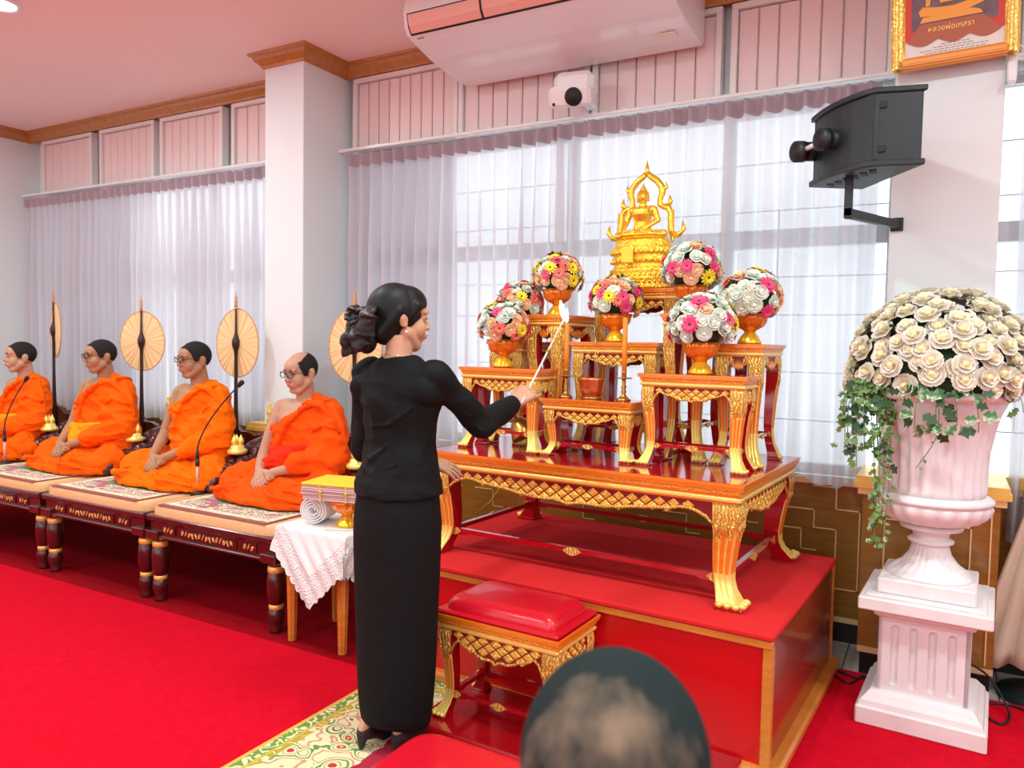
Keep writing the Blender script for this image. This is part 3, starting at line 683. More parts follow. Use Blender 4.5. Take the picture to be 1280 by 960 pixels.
def apron_prof(u):      # hanging depth of a scalloped apron, u = 0 middle, 1 at the leg
    K = [(0, 1.0), (.05, .90), (.10, .86), (.25, .88), (.38, .80), (.5, .66), (.62, .60), (.72, .52), (.80, .40), (.86, .42), (.92, .60), (1, 1.0)]
    for i in range(len(K)-1):
        if u <= K[i+1][0]:
            f = (u-K[i][0])/(K[i+1][0]-K[i][0]); f = f*f*(3-2*f); return K[i][1]*(1-f)+K[i+1][1]*f
    return 1
def leg_mesh(a, h, seed=0, flute=True):
    """cabriole leg for the front right corner (+x, -y); outer faces gilt, inner faces red"""
    K = [(0, .0, 1.0), (.08, .04, 1.06), (.2, .02, 1.0), (.34, -.08, .84), (.5, -.15, .76), (.66, -.19, .68), (.76, -.16, .64), (.84, -.05, .66), (.92, .14, .80), (.965, .25, .94), (1.0, .28, .98)]
    g = G(); NR = 26; n1 = 19; rings = []; T = []
    for k in range(NR+1):
        t_ = k/NR
        for i in range(len(K)-1):
            if t_ <= K[i+1][0] or i == len(K)-2:
                f = (t_-K[i][0])/(K[i+1][0]-K[i][0]); f = f*f*(3-2*f)*.6+f*.4; off = K[i][1]*(1-f)+K[i+1][1]*f; s_ = K[i][2]*(1-f)+K[i+1][2]*f; break
        c = Vector((off*a, -off*a, h*(1-t_))); q = a*s_/2; rg = []
        amp = q*.20*(1 if .22 < t_ < .97 else .3)
        for i in range(n1):     # front face, left to right
            u = i/(n1-1); rg.append((c.x-q+2*q*u, c.y-q-amp*abs(math.sin(u*PI*3)), c.z))
        for i in range(1, n1):  # right face
            u = i/(n1-1); rg.append((c.x+q+amp*abs(math.sin(u*PI*3)), c.y-q+2*q*u, c.z))
        rg += [(c.x, c.y+q, c.z), (c.x-q, c.y+q, c.z), (c.x-q, c.y, c.z)]
        rings.append(rg); T.append(t_)
    n = len(rings[0]); base = 0; vs = [p for r in rings for p in r]
    g.add(vs, [], 0)
    for k in range(NR):
        tm = (T[k]+T[k+1])/2
        for i in range(n):
            j = (i+1) % n
            outer = i < 2*n1-2
            zig = .27+.10*abs(math.sin((i+.5)*PI/9))
            mi = (0 if tm < zig else ((2 if (i % 18) % 6 in (0, 5) else 1) if tm < .70 else 2)) if outer else 3
            g.f.append([k*n+i, k*n+j, (k+1)*n+j, (k+1)*n+i]); g.m.append(mi); g.sm.append(outer)
    g.f.append(list(range(n))); g.m.append(3); g.sm.append(False); g.f.append([NR*n+i for i in range(n)]); g.m.append(3); g.sm.append(False)
    # claws and red pad
    c = Vector((.28*a, -.28*a, 0)); q = a*.48
    for i in range(3):
        g.ell((c.x-q*.66+q*.66*i, c.y-q*1.04, a*.24), (q*.30, q*.36, a*.13), 8, 6, 2)
        g.ell((c.x+q*1.04, c.y-q*.66+q*.66*i, a*.24), (q*.36, q*.30, a*.13), 8, 6, 2)
    g.box(c.x-q*1.12, c.x+q*1.12, c.y-q*1.12, c.y+q*1.12, 0, a*.17, 4, b=a*.05)
    return g.mesh('leg', ['goldwave', 'orange', 'goldband', 'redlac', 'redlac'])
def leg_orient(o, sx, sy, x, y):
    # the mesh is built for (+x, -y); mirror by scaling
    o.location = (x, y, 0); o.scale = (sx, -sy, 1)
def lozenges(w, zc, hh, y, n, prof_depth, ztop):
    """raised diamond carving on a recessed dark ground"""
    g = G(); du = w/n; hd = hh/2
    for r in range(-2, 4):
        for k in range(n+1):
            cx = -w/2+du*(k+.5*(r % 2)); cz = zc+hh*.5*r
            u = abs(cx)/(w/2*1.10)
            if abs(cx) > w/2*.93: continue
            if cz-hd*.30 < ztop-prof_depth(u)*1.0 or cz+hd*.55 > ztop: continue
            a_, b_ = du*.43, hd*.86
            P = [(cx-a_, cz), (cx, cz-b_), (cx+a_, cz), (cx, cz+b_)]
            Q = [(cx-a_*.62, cz), (cx, cz-b_*.62), (cx+a_*.62, cz), (cx, cz+b_*.62)]
            R = [(cx-a_*.42, cz), (cx, cz-b_*.42), (cx+a_*.42, cz), (cx, cz+b_*.42)]
            vs = [(x, y, z) for x, z in P]+[(x, y-.35*hd*.5, z) for x, z in Q]+[(x, y-.1*hd, z) for x, z in R]+[(cx, y-.5*hd, cz)]
            fs = []
            for i in range(4):
                j = (i+1) % 4; fs += [(i, j, 4+j, 4+i), (4+i, 4+j, 8+j, 8+i), (8+i, 8+j, 12)]
            g.add(vs, fs, 0, False)
    return g
def gilt_table(name, label, w, d, h, loc, rz, k, nl=9, lotus=False, str_gap=True, cat='table', group=None, top_mat='redlac_top', legw=None, ls=1., apf=1.):
    """k = scale of mouldings"""
    t = thing(name, label, cat, loc, rz, group)
    a = legw or .075*k; ap = .085*k*apf                           # leg width, apron depth
    g = G(); g.box(-w/2+.006, w/2-.006, -d/2+.006, d/2-.006, h-.012*k, h, b=.002*k); g.build('table_top', top_mat, t)
    x, y = w/2-.004*k, d/2-.004*k
    g = G()
    def ring(g, ox, oy, z0, z1, ix, mi, b=0):
        g.box(-ox, ox, -oy, -oy+ix, z0, z1, mi, b=b); g.box(-ox, ox, oy-ix, oy, z0, z1, mi, b=b)
        g.box(-ox, -ox+ix, -oy+ix, oy-ix, z0, z1, mi, b=b); g.box(ox-ix, ox, -oy+ix, oy-ix, z0, z1, mi, b=b)
    z = h-.012*k
    ring(g, w/2, d/2, z, h-.0012, .006, 0); ring(g, x, y, z-.012*k, z, .03*k, 0); ring(g, x-.010*k, y-.010*k, z-.030*k, z-.012*k, .03*k, 1)
    ring(g, x-.018*k, y-.018*k, z-.040*k, z-.030*k, .03*k, 0); ring(g, x-.008*k, y-.008*k, z-.056*k, z-.040*k, .03*k, 2, .004*k); ring(g, x-.020*k, y-.020*k, z-.063*k, z-.056*k, .03*k, 0)
    g.build('cornice', ['orange', 'beads', 'goldband'], t)
    zt = z-.063*k; X, Y = w/2-.024*k, d/2-.024*k              # outer face of aprons and legs
    lm = leg_mesh(a, zt)
    for sx, sy in ((-1, -1), (1, -1), (-1, 1), (1, 1)):
        o = link('leg', lm, t); leg_orient(o, sx, sy, sx*(X-a/2), sy*(Y-a/2))
    def apron(L, yface, rot, nn):
        ww = L-2*a*.92; dep = lambda u: ap*apron_prof(min(1, u))
        N_ = 36; pts = [(-ww/2+ww*i/N_, zt-dep(abs(2*i/N_-1))) for i in range(N_+1)]
        g = G(); g.prism([(-ww/2, zt)]+pts+[(ww/2, zt)], yface+.006*k, yface+.018*k, 0)
        o = g.build('apron', ['darkred'], t); o.rotation_euler = (0, 0, rot)
        g = G()           # gilt scalloped border and top fillet
        bp = [Vector((p[0], yface+.004*k, p[1]+.004*k)) for p in pts]; g.tube(bp, .0065*k, 6, 0)
        if lotus:
            for s_ in (-1, 1): g.prism([(s_*ww*.5, zt), (s_*ww*.5, zt-ap*.8), (s_*ww*.40, zt-ap*.38), (s_*ww*.24, zt-ap*.52), (s_*ww*.2, zt-ap*.25), (s_*ww*.32, zt)], yface-.002, yface+.01*k, 0)
            for q in range(-2, 3):
                cx = q*ww*.09; g.prism([(cx-ww*.05, zt-ap*.72), (cx, zt-ap*(.22+.08*abs(q))), (cx+ww*.05, zt-ap*.72), (cx, zt-ap*.85)], yface-.004*k, yface+.01*k, 1)
        o2 = g.build('apron_border', ['goldwave', 'orange'], o)
        if not lotus:
            lz = lozenges(ww*.97, zt-.042*k, .040*k*ls, yface+.006*k, nn, dep, zt)
            if lz.v: lz.build('lozenge_carving', 'gold', o)
    apron(w-.048*k, -Y, 0, nl); apron(w-.048*k, -Y, PI, nl)
    apron(d-.048*k, -X, PI/2, max(2, round(nl*d/w))); apron(d-.048*k, -X, -PI/2, max(2, round(nl*d/w)))
    if str_gap:
        zs = zt*.26; sh = .020*k
        for (L, P_, rot) in ((w, Y, 0), (w, Y, PI), (d, X, PI/2), (d, X, -PI/2)):
            l2 = L/2-.024*k-a*.80; yy = -P_+a*.66
            g = G(); g.prism([(-l2, zs-sh), (-l2+.07*k, zs-sh), (-l2+.09*k, zs-sh*.55), (l2-.09*k, zs-sh*.55), (l2-.07*k, zs-sh), (l2, zs-sh), (l2, zs+sh*.4), (-l2, zs+sh*.4)], yy-.010*k, yy+.012*k)
            o = g.build('stretcher', 'redlac', t); o.rotation_euler = (0, 0, rot)
            for cx, wd in ((0, .042*k), (-l2+.02*k, .028*k), (l2-.02*k, .028*k)):
                if wd*3 > l2 and cx != 0: continue
                g = G(); g.prism([(cx-wd, zs-sh*.2), (cx-wd*.5, zs+sh*.45), (cx, zs+sh*.6), (cx+wd*.5, zs+sh*.45), (cx+wd, zs-sh*.2), (cx+wd*.5, zs-sh*.8), (cx, zs-sh*1.1), (cx-wd*.5, zs-sh*.8)], yy-.016*k, yy-.008*k); g.build('flower_boss', 'goldwave', o)
    return t
gilt_table('altar_table', 'big gilt table with red top standing on the red platform', 1.40, .88, .45, A(-.85, .59, .5), AL, 1.0, nl=21, legw=.092)
ZT = .95
def AT(x0, x1, y0, y1, z, label, nl, k, **kw):
    return gilt_table('offering_table', label, x1-x0, y1-y0, z-ZT-.0005, A((x0+x1)/2, (y0+y1)/2, ZT+.0005), AL, k, nl=nl, **kw)
gp = None
AT(-1.080, -.655, .335, .545, 1.197, 'smallest low gilt table at the front, holding the candlesticks and incense pot', 8, .66)
AT(-1.506, -1.086, .325, .515, 1.318, 'gilt table at front left, behind the woman\'s outstretched hand', 8, .68)
AT(-.640, -.205, .345, .535, 1.318, 'gilt table at front right with a flower bowl on it', 8, .68)
AT(-1.500, -1.292, .535, .90, 1.437, 'narrow gilt table at the far left back of the altar', 4, .66, lotus=True)
AT(-1.288, -1.082, .525, .90, 1.560, 'tall narrow gilt table left of the statue', 4, .68, lotus=True)
AT(-.408, -.198, .545, .90, 1.440, 'narrow gilt table at the far right of the altar, its side in view', 4, .66, lotus=True)
AT(-.632, -.428, .545, .90, 1.562, 'tall narrow gilt table right of the statue', 4, .68, lotus=True)
AT(-1.070, -.645, .570, .765, 1.440, 'gilt table in the middle holding the central flower bowl', 8, .68)
AT(-1.070, -.645, .785, .985, 1.687, 'tallest gilt table carrying the golden statue', 7, .68)

# ---------------------------------------------------------------- golden statue
def statue():
    t = thing('golden_statue', 'golden seated statue under a flame arch on a tiered base', 'statue', A(-.862, .885, 1.6872), AL)
    # tiered lotus base, wide oval rings
    def tier(g, r, z0, z1, mi, fl=0, n=64, e=.55): g.lathe([(r*.97, z0), (r, z0+(z1-z0)*.25), (r, z1-(z1-z0)*.25), (r*.97, z1)], n, flute=fl)
    g = G(); g.X = Matrix.Diagonal((1, .52, 1, 1))
    P = [(.178, 0), (.182, .008), (.182, .022), (.172, .026), (.168, .040), (.176, .044), (.176, .056), (.160, .062), (.152, .074), (.160, .082), (.160, .092), (.146, .098), (.138, .110),
         (.134, .122), (.144, .130), (.150, .138), (.146, .150), (.136, .156), (.150, .166), (.158, .178), (.156, .188), (.146, .196), (.138, .202), (.134, .210), (.132, .225), (.126, .232)]
    g.lathe(P, 72); g.build('pedestal', 'statue_c', t)
    g = G(); g.X = Matrix.Diagonal((1, .52, 1, 1))
    for (r, z, n, s_) in ((.182, .034, 44, .010), (.160, .067, 40, .010), (.150, .172, 36, .012), (.152, .130, 34, .009), (.118, .215, 30, .008)):
        for i in range(n): a = i*2*PI/n; g.ell((r*math.cos(a), r*math.sin(a), z), (s_*.8, s_*1.1, s_), 6, 5)
    g.build('petal_rows', 'statue', t)['kind'] = 'stuff'
    g = G(); g.prism([(-.028, .125), (-.036, .118), (.036, .118), (.028, .125), (.030, .185), (.018, .198), (-.018, .198), (-.030, .185)], -.104, -.092); g.build('front_plaque', 'statue', t, (-.03, 0, 0), bevel=.004)
    # figure
    g = G(); z = .232
    g.X = Matrix.Translation((0, -.005, z)) @ Matrix.Diagonal((1.22, 1.2, 1.17, 1))
    g.ell((0, -.005, .018), (.098, .050, .020)); g.ell((0, 0, .045), (.036, .028, .03))
    for s_ in (-1, 1):
        g.chain([(s_*.03, .01, .022), (s_*.092, -.015, .018)], [.022, .017]); g.chain([(s_*.09, -.018, .016), (-s_*.02, -.042, .014)], [.015, .010])
        g.cap((-s_*.02, -.045, .030), (-s_*.06, -.04, .030), .008, .006)
    g.tube([(0, 0, .02), (0, 0, .05), (0, 0, .07), (0, -.002, .098), (0, 0, .115), (0, 0, .13)], [.034, .031, .031, .040, .042, .02], 18)
    g.ell((0, 0, .118), (.048, .022, .016)); g.cap((-.04, 0, .118), (.04, 0, .118), .017, .017)
    g.cap((0, 0, .12), (0, 0, .152), .016, .014)
    g.ell((0, -.004, .168), (.022, .024, .028)); g.ell((0, .002, .178), (.024, .024, .022)); g.ell((0, .002, .200), (.013, .013, .010)); g.tube([(0, .002, .20), (0, .002, .216), (0, .002, .232)], [.008, .005, .001], 8)
    g.ell((0, -.028, .166), (.004, .006, .010))
    for s_ in (-1, 1): g.ell((s_*.023, .002, .162), (.003, .006, .014))
    g.chain([(.047, 0, .118), (.062, .0, .075), (.03, -.036, .044), (0, -.045, .036)], [.014, .012, .009, .008])        # left arm to lap
    g.chain([(-.047, 0, .118), (-.064, -.002, .075), (-.066, -.03, .042), (-.064, -.05, .018)], [.014, .012, .009, .007]) # right hand over knee
    remesh(g, 'figure', 'statue', .0028, 3, parent=t)
    # flame arch
    g = G(); z = .232; g.X = Matrix.Translation((0, 0, z)) @ Matrix.Diagonal((1.20, 1, 1.01, 1)) @ Matrix.Translation((0, 0, -z))
    def mir(pts, r, n=8):
        for s_ in (-1, 1): g.tube([(s_*x, .035, z+zz) for x, zz in pts], r, n)
    mir([(.112, .02), (.104, .045), (.103, .085), (.102, .12), (.092, .145), (.070, .155), (.056, .165), (.058, .19), (.066, .215), (.062, .245), (.042, .275), (.018, .295), (0, .315)], [.013, .013, .012, .012, .014, .014, .012, .012, .014, .014, .014, .014, .011])
    g.tube([(0, .035, z+.30), (0, .035, z+.33), (0, .035, z+.37)], [.014, .009, .001], 8)
    for s_ in (-1, 1):
        g.tube([(s_*.085, .035, z+.15), (s_*.100, .035, z+.175), (s_*.096, .035, z+.205)], [.012, .010, .001], 8)
        g.tube([(s_*.112, .035, z+.03), (s_*.140, .03, z+.02), (s_*.158, .03, z+.045), (s_*.152, .03, z+.085)], [.010, .012, .010, .001], 8)
        g.ell((s_*.128, .033, z+.02), (.022, .010, .014))
        g.tube([(s_*.066, .035, z+.22), (s_*.084, .035, z+.245), (s_*.078, .035, z+.265)], [.009, .007, .001], 6)
        g.cap((s_*.112, .035, z-.005), (s_*.112, .035, z+.03), .008, .010)
    for i in range(17):
        for s_ in (-1, 1):
            zz = .05+i*.0052; g.ell((s_*(.112-.0001*i), .030, z+zz), (.009, .006, .003), 6, 4)
    g.build('flame_arch', 'statue', t)
    return t
statue()

# ---------------------------------------------------------------- flowers
def petals(g, n, r, z, tilt, w_, mi, cup=.3, ph=0, L=1.):
    for i in range(n):
        a = ph+i*2*PI/n; ca, sa = math.cos(a), math.sin(a); ct, st = math.cos(tilt), math.sin(tilt)
        def P(u, v):   # u along, v across
            rr = r*u*ct*L; zz = z+r*u*st*L-cup*r*u*u*.5; wv = w_*math.sin(PI*(.12+.60*min(u, 1)))*v
            return (rr*ca-wv*sa, rr*sa+wv*ca, zz+cup*abs(v)*w_*.6)
        vs = [P(.1, 0), P(.55, -1), P(.55, 0), P(.55, 1), P(.97, -.8), P(1.04, 0), P(.97, .8)]
        g.add(vs, [(0, 1, 2), (0, 2, 3), (1, 4, 5, 2), (2, 5, 6, 3)], mi, True)
def rose_mesh(r, mats, core=True, name='rose'):
    g = G(); rnd = random.Random(3)
    g.ell((0, 0, r*.30), (r*.34, r*.34, r*.42), 10, 6, 1)
    for (n, rr, z, tl, w_, L) in ((3, r*.60, r*.10, 1.30, r*.42, 1.), (4, r*.78, .05*r, 1.08, r*.48, 1.), (5, r*.92, 0, .80, r*.55, 1.), (6, r*1.0, -.04*r, .45, r*.58, 1.)):
        petals(g, n, rr, z, tl, w_, 0, .35, rnd.uniform(0, 6), L)
    return g.mesh(name, mats)
def daisy_mesh(r, m, name='daisy'):
    g = G(); petals(g, 12, r, 0, .12, r*.20, 0, .25); petals(g, 10, r*.7, r*.06, .4, r*.17, 0, .2, .3); g.ell((0, 0, r*.10), (r*.20, r*.20, r*.12), 8, 4, 1)
    return g.mesh(name, [m, 'heart'])
def leaf_mesh(L, w_, m, name='leaf'):
    g = G(); vs = [(0, 0, 0), (L*.35, -w_*.8, .08*L), (L*.35, w_*.8, .08*L), (L*.4, 0, -.02*L), (L*.75, -w_*.55, .02*L), (L*.75, w_*.55, .02*L), (L*.78, 0, -.05*L), (L, 0, -.10*L)]
    g.add(vs, [(0, 1, 3), (0, 3, 2), (1, 4, 6, 3), (3, 6, 5, 2), (4, 7, 6), (6, 7, 5)], 0, True)
    return g.mesh(name, [m])
MR = {'w': rose_mesh(.034, ['petal_w', 'petal_w']), 'p': rose_mesh(.034, ['petal_p', 'petal_p']), 'pale': rose_mesh(.03, ['rose', 'petal_w'])}
MD = {'m': daisy_mesh(.027, 'petal_m'), 'r': daisy_mesh(.026, 'petal_r'), 'y': daisy_mesh(.026, 'petal_y')}
ML = leaf_mesh(.045, .014, 'leaf')
def aim(o, d, spin=0.):
    o.rotation_mode = 'QUATERNION'; q = Vector(d).to_track_quat('Z', 'Y'); o.rotation_quaternion = q @ Matrix.Rotation(spin, 3, 'Z').to_quaternion()
def bouquet(loc, label, seed, r=.115, peach=.2, hgt=.9, view=None, marks=(), rz=0):
    t = thing('flower_arrangement', label, 'flowers', loc, rz, 'silk flower arrangements on the altar'); del t['group']
    rnd = random.Random(seed)
    g = G(); g.ell((0, 0, r*.55), (r*.74, r*.74, r*.72)); g.build('foliage_core', 'leaf', t)
    N_ = 58; cz = r*.55
    for i in range(N_):
        f = (i+.5)/N_; el = math.asin(1-f*1.42); az = i*2.39996+seed
        d = Vector((math.cos(el)*math.cos(az), math.cos(el)*math.sin(az), math.sin(el)))
        d = (d+Vector((rnd.uniform(-.12, .12), rnd.uniform(-.12, .12), rnd.uniform(-.1, .1)))).normalized()
        p = Vector((d.x*r*.93, d.y*r*.93, cz+d.z*r*.88)); q = rnd.random()
        if q < .15: me, nm = MD['m'], 'pink_daisy'
        elif q < .26: me, nm = MD['y'], 'yellow_daisy'
        elif q < .26+peach*.25: me, nm = MD['r'], 'coral_daisy'
        elif q < .26+peach*.25+peach*(.5 if d.x < 0 else 1.3)*(1.3 if d.z < .3 else .6): me, nm = MR['p'], 'peach_rose'
        elif q < .9: me, nm = MR['w'], 'white_rose'
        else: me, nm = MR['pale'], 'cream_rose'
        o = link(nm, me, t, p+(d*.016 if 'daisy' in nm else Vector())); aim(o, d, rnd.uniform(0, 6)); s_ = rnd.uniform(.84, 1.12)*r/.115*(1.2 if 'daisy' in nm else 1); o.scale = (s_, s_, s_)
    for i in range(16):
        az = rnd.uniform(0, 6.28); el = rnd.uniform(-.35, 1.3); d = Vector((math.cos(el)*math.cos(az), math.cos(el)*math.sin(az), math.sin(el)))
        o = link('leaf', ML, t, (d.x*r*.85, d.y*r*.85, cz+d.z*r*.8)); o.rotation_mode = 'QUATERNION'; o.rotation_quaternion = (d+Vector((rnd.uniform(-.5, .5), rnd.uniform(-.5, .5), .1))).to_track_quat('X', 'Z')
    return t
def bowl(loc, label, r=.07, h=.125, hot='amber', group=None):
    t = thing('pedestal_bowl', label, 'bowl', loc, 0, group)
    k = r/.07; z = h/.125
    g = G(); g.lathe([(.046*k, 0), (.048*k, .006*z), (.046*k, .012*z), (.040*k, .022*z, .02), (.036*k, .030*z, .04), (.026*k, .042*z), (.021*k, .050*z)], 32, flute=12); g.build('foot', 'bowlgold', t)
    g = G(); g.lathe([(.021*k, .048*z), (.024*k, .054*z), (.034*k, .060*z, .03), (.054*k, .072*z, .04), (.064*k, .088*z, .05), (.067*k, .105*z, .05), (.072*k, .125*z, .05), (.067*k, .124*z, .05), (.060*k, .095*z), (.03*k, .068*z)], 48, flute=12)
    g.build('cup', hot, t)
    return t
BW = [(-1.325, .42, 1.3185, 'amber pedestal bowl on the front left gilt table', 'round silk flower arrangement in the bowl nearest the woman\'s hand', 1, .35, .108),
      (-1.405, .69, 1.4375, 'amber pedestal bowl on the far left gilt table, hidden behind flowers', 'round silk flower arrangement half hidden between the two left ones', 2, .3, .105),
      (-1.205, .70, 1.5605, 'amber pedestal bowl on the tall table left of the statue', 'round silk flower arrangement highest on the left side', 3, .28, .108),
      (-.880, .65, 1.4405, 'amber pedestal bowl on the middle gilt table', 'round silk flower arrangement in the centre, just below the statue', 4, .5, .108),
      (-.555, .70, 1.5625, 'amber pedestal bowl on the tall table right of the statue', 'round silk flower arrangement highest on the right, beside the statue base', 5, .12, .118),
      (-.415, .44, 1.3185, 'amber pedestal bowl on the front right gilt table', 'round silk flower arrangement lowest on the right, at the front', 6, .10, .122),
      (-.300, .70, 1.4405, 'amber pedestal bowl on the far right gilt table', 'round silk flower arrangement furthest to the right', 7, .06, .116)]
for (x, y, z, l1, l2, sd, pe, r) in BW:
    bowl(A(x, y, z), l1); bouquet(A(x, y, z+.123), l2, sd, r, pe, rz=AL)

# candlesticks, candles, incense pot
def candlestick(x, y, label, l2, flame):
    z = 1.1975; t = thing('candlestick', label, 'candlestick', A(x, y, z))
    g = G(); g.lathe([(.030, 0), (.030, .004), (.022, .010), (.012, .020), (.008, .028), (.012, .036), (.008, .044), (.011, .056), (.007, .066), (.009, .080), (.007, .088)], 24); g.build('stem', 'brassdark', t)
    g = G(); g.lathe([(.006, .088), (.034, .092), (.035, .095), (.006, .094)], 24); g.build('drip_tray', 'brassdark', t)
    g = G(); g.lathe([(.008, .094), (.011, .100), (.009, .116), (.013, .122), (.009, .122)], 16); g.build('socket', 'brassdark', t)
    c = thing('candle', l2, 'candle', A(x, y, z+.112))
    g = G(); g.lathe([(.010, 0), (.0105, .1), (.010, .20 if flame else .225), (.006, .206 if flame else .231)], 16); g.build('wax', 'candle', c)
    g = G(); zz = 0 if flame else .025; g.cyl((0, 0, .204+zz), (0, 0, .216+zz), .0012, n=6); g.build('wick', 'black_dark', c)
    if flame: g = G(); g.lathe([(.001, .210), (.007, .218), (.009, .230), (.006, .250), (.0015, .272)], 12, c=(-.003, 0, 0)); g.build('flame', 'flame', c)
candlestick(-1.005, .43, 'brass candlestick nearer the woman, on the low front table', 'orange candle being lit by the woman\'s stick', True)
candlestick(-.738, .44, 'brass candlestick right of the incense pot', 'unlit orange candle in the right candlestick', False)
t = thing('incense_pot', 'ribbed copper incense pot on the low front table', 'pot', A(-.893, .455, 1.1975))
g = G(); g.lathe([(.046, 0), (.048, .004), (.040, .010)], 28); g.build('saucer', 'brassdark', t)
g = G(); g.lathe([(.042, .010), (.048, .04, .03), (.054, .072, .03), (.060, .080), (.060, .088), (.055, .088), (.050, .07), (.03, .068)], 40, flute=10); g.build('cup', 'copper', t)
for i, (dx, dy) in enumerate(((-.012, 0), (.006, .01), (.018, -.004))):
    g = G(); g.cyl((dx, dy, .06), (dx*1.6, dy, .235), .0012, n=6); tag(g.build('incense_stick', 'brassdark', None, A(-.893, .455, 1.1975)), 'thin incense stick standing in the copper pot', 'incense stick', 'incense sticks in the pot')
t = thing('brass_bell', 'brass bell shaped vessel under the front left gilt table, below the hand', 'bell', A(-1.19, .47, .951), AL)
g = G(); g.X = Matrix.Rotation(math.radians(-35), 4, 'Y'); g.lathe([(.062, .07), (.064, .078), (.055, .10), (.045, .13), (.030, .15), (.012, .16), (.008, .175), (.002, .18)], 32, close=False); g.lathe([(.058, .072), (.05, .10), (.04, .128), (.02, .145), (.001, .15)], 32, close=False); g.build('bell_body', 'brassdark', t)
g = G(); g.lathe([(.035, 0), (.035, .008), (.02, .014), (.016, .05), (.022, .075), (.01, .085)], 24); g.build('stand', 'brassdark', t)

# ---------------------------------------------------------------- kneeling stool and cushions, rug
t = gilt_table('kneeling_stool', 'gilt carved stool with padded red leather seat before the platform', .52, .32, .385, (-1.315, 2.397, .066), math.radians(-2), .78, nl=7, cat='stool', top_mat='redlac', legw=.055, ls=1.25, apf=1.35)
g = G(); g.box(-.25, .25, -.155, .155, .385, .40, b=.006); g.build('seat_board', 'leather', t)
def cushion(g, x0, x1, y0, y1, z0, z1, inset, mi=0):
    N_ = 14; cx, cy = (x0+x1)/2, (y0+y1)/2; hx, hy = (x1-x0)/2, (y1-y0)/2; rings = []
    for k in range(7):
        a = k/6*PI/2; ins = inset*(1-math.cos(a)); z = z0+(z1-z0)*math.sin(a)
        rg = []
        for q in range(40):
            th = q*2*PI/40; c, s_ = math.cos(th), math.sin(th); e = .18
            rg.append((cx+(hx-ins)*math.copysign(abs(c)**e, c), cy+(hy-ins)*math.copysign(abs(s_)**e, s_), z))
        rings.append(rg)
    g.rings([[(p[0], p[1], z0-.004) for p in rings[0]]]+rings, mi, True)
g = G(); cushion(g, -.225, .225, -.135, .135, .402, .448, .045); g.build('seat_pad', 'leather', t)
t = thing('step_board', 'glossy red lacquered board lying under the gilt stool', 'board', (-1.19, 2.365, .0175), math.radians(-2))
g = G(); g.box(-.43, .65, -.20, .205, 0, .048, b=.006); g.build('board', 'leather2', t)
t = thing('kneeling_bench', 'low red leather kneeling bench at the bottom edge beside the woman\'s feet', 'bench', (-.92, 1.62, .016), math.radians(0))
g = G(); g.box(-.48, .48, -.34, .32, .04, .15, b=.01); g.build('base', 'leather2', t)
g = G(); cushion(g, -.48, .48, -.34, .325, .152, .205, .05); g.build('pad', 'leather', t)
for sx in (-1, 1):
    for sy in (-1, 1): g = G(); g.cyl((sx*.43, sy*.28, 0), (sx*.43, sy*.28, .05), .02, .025, 14); g.build('leg', 'redlac', t)
cr, gr, ma, go, ol = (.80, .72, .42), (.10, .28, .06), (.40, .01, .04), (.72, .45, .08), (.42, .36, .04)
M['rug'] = rug_mat('floral_rug', 2.0, 1.8, [(.36, [(0, go), (.12, (.50, .03, .03)), (.24, cr), (.36, (.06, .05, .02)), (.39, cr), (.50, gr), (.58, cr), (.70, (.62, .30, .20)), (.80, cr)], 13, True),
    (.095, [(0, ol), (.46, cr), (.60, ol), (.8, go)], 16, False), (.07, [(0, (.55, .44, .06)), (.5, (.55, .44, .06))], 5, False), (.058, [(0, cr), (.40, (.16, .30, .05)), (.62, cr), (.8, (.16, .30, .05))], 22, False), (.018, [(0, go), (.5, go)], 5, False)],
    [(0, ma), (.88, (.5, .02, .05))], 4)
g = G(); g.box(-1.0, 1.0, -.9, .9, 0, .004, b=.0015)
r_ = g.build('rug', 'rug', None, (-1.02, 1.70, .0122)); tag(r_, 'floral rug with maroon field and green gold border under the woman', 'rug')
# ================================================================ people
def fr(loc, yaw=0, tilt=0, roll=0): return Matrix.Translation(loc) @ Matrix.Rotation(yaw, 4, 'Z') @ Matrix.Rotation(tilt, 4, 'X') @ Matrix.Rotation(roll, 4, 'Y')
def head_shape(g, T, fem=False, k=1., earz=0):
    """head facing -Y in its own frame, chin at z -.112, crown at z +.12"""
    X0 = g.X; g.X = X0 @ T @ Matrix.Scale(k, 4)
    g.ell((0, .012, .032), (.076, .094, .086), 24, 16); g.ell((0, -.028, -.03), (.058, .062, .078), 20, 14); g.ell((0, -.05, -.088), (.030, .028, .022))
    g.ell((0, -.02, .045), (.066, .075, .055))
    for s in (-1, 1):
        g.ell((s*.034, -.050, -.028), (.031, .032, .038)); g.cap((s*.056, -.005, -.045), (s*.026, -.050, -.088), .024, .020)
        g.ell((s*.028, -.080, .030), (.024, .009, .008)); g.ell((s*.011, -.098, -.024), (.009, .010, .008)); g.ell((s*.029, -.077, .012), (.015, .009, .008))
        e = .8 if fem else 1.; ez = earz; g.ell((s*.077, .014, -.002+ez), (.008, .020*e, .031*e)); g.ell((s*.081, .018, .006+ez), (.007, .016*e, .020*e)); g.ell((s*.079, .008, -.022*e+ez), (.007, .009, .010))
    g.cap((0, -.086, .020), (0, -.102, -.016), .007, (.009 if fem else .011)); g.ell((0, -.101, -.020), (.009, .009, .008))
    g.ell((0, -.088, -.048), (.022, .012, .006)); g.ell((0, -.086, -.058), (.018, .012, .007)); g.ell((0, -.078, -.052), (.030, .014, .018))
    g.X = X0
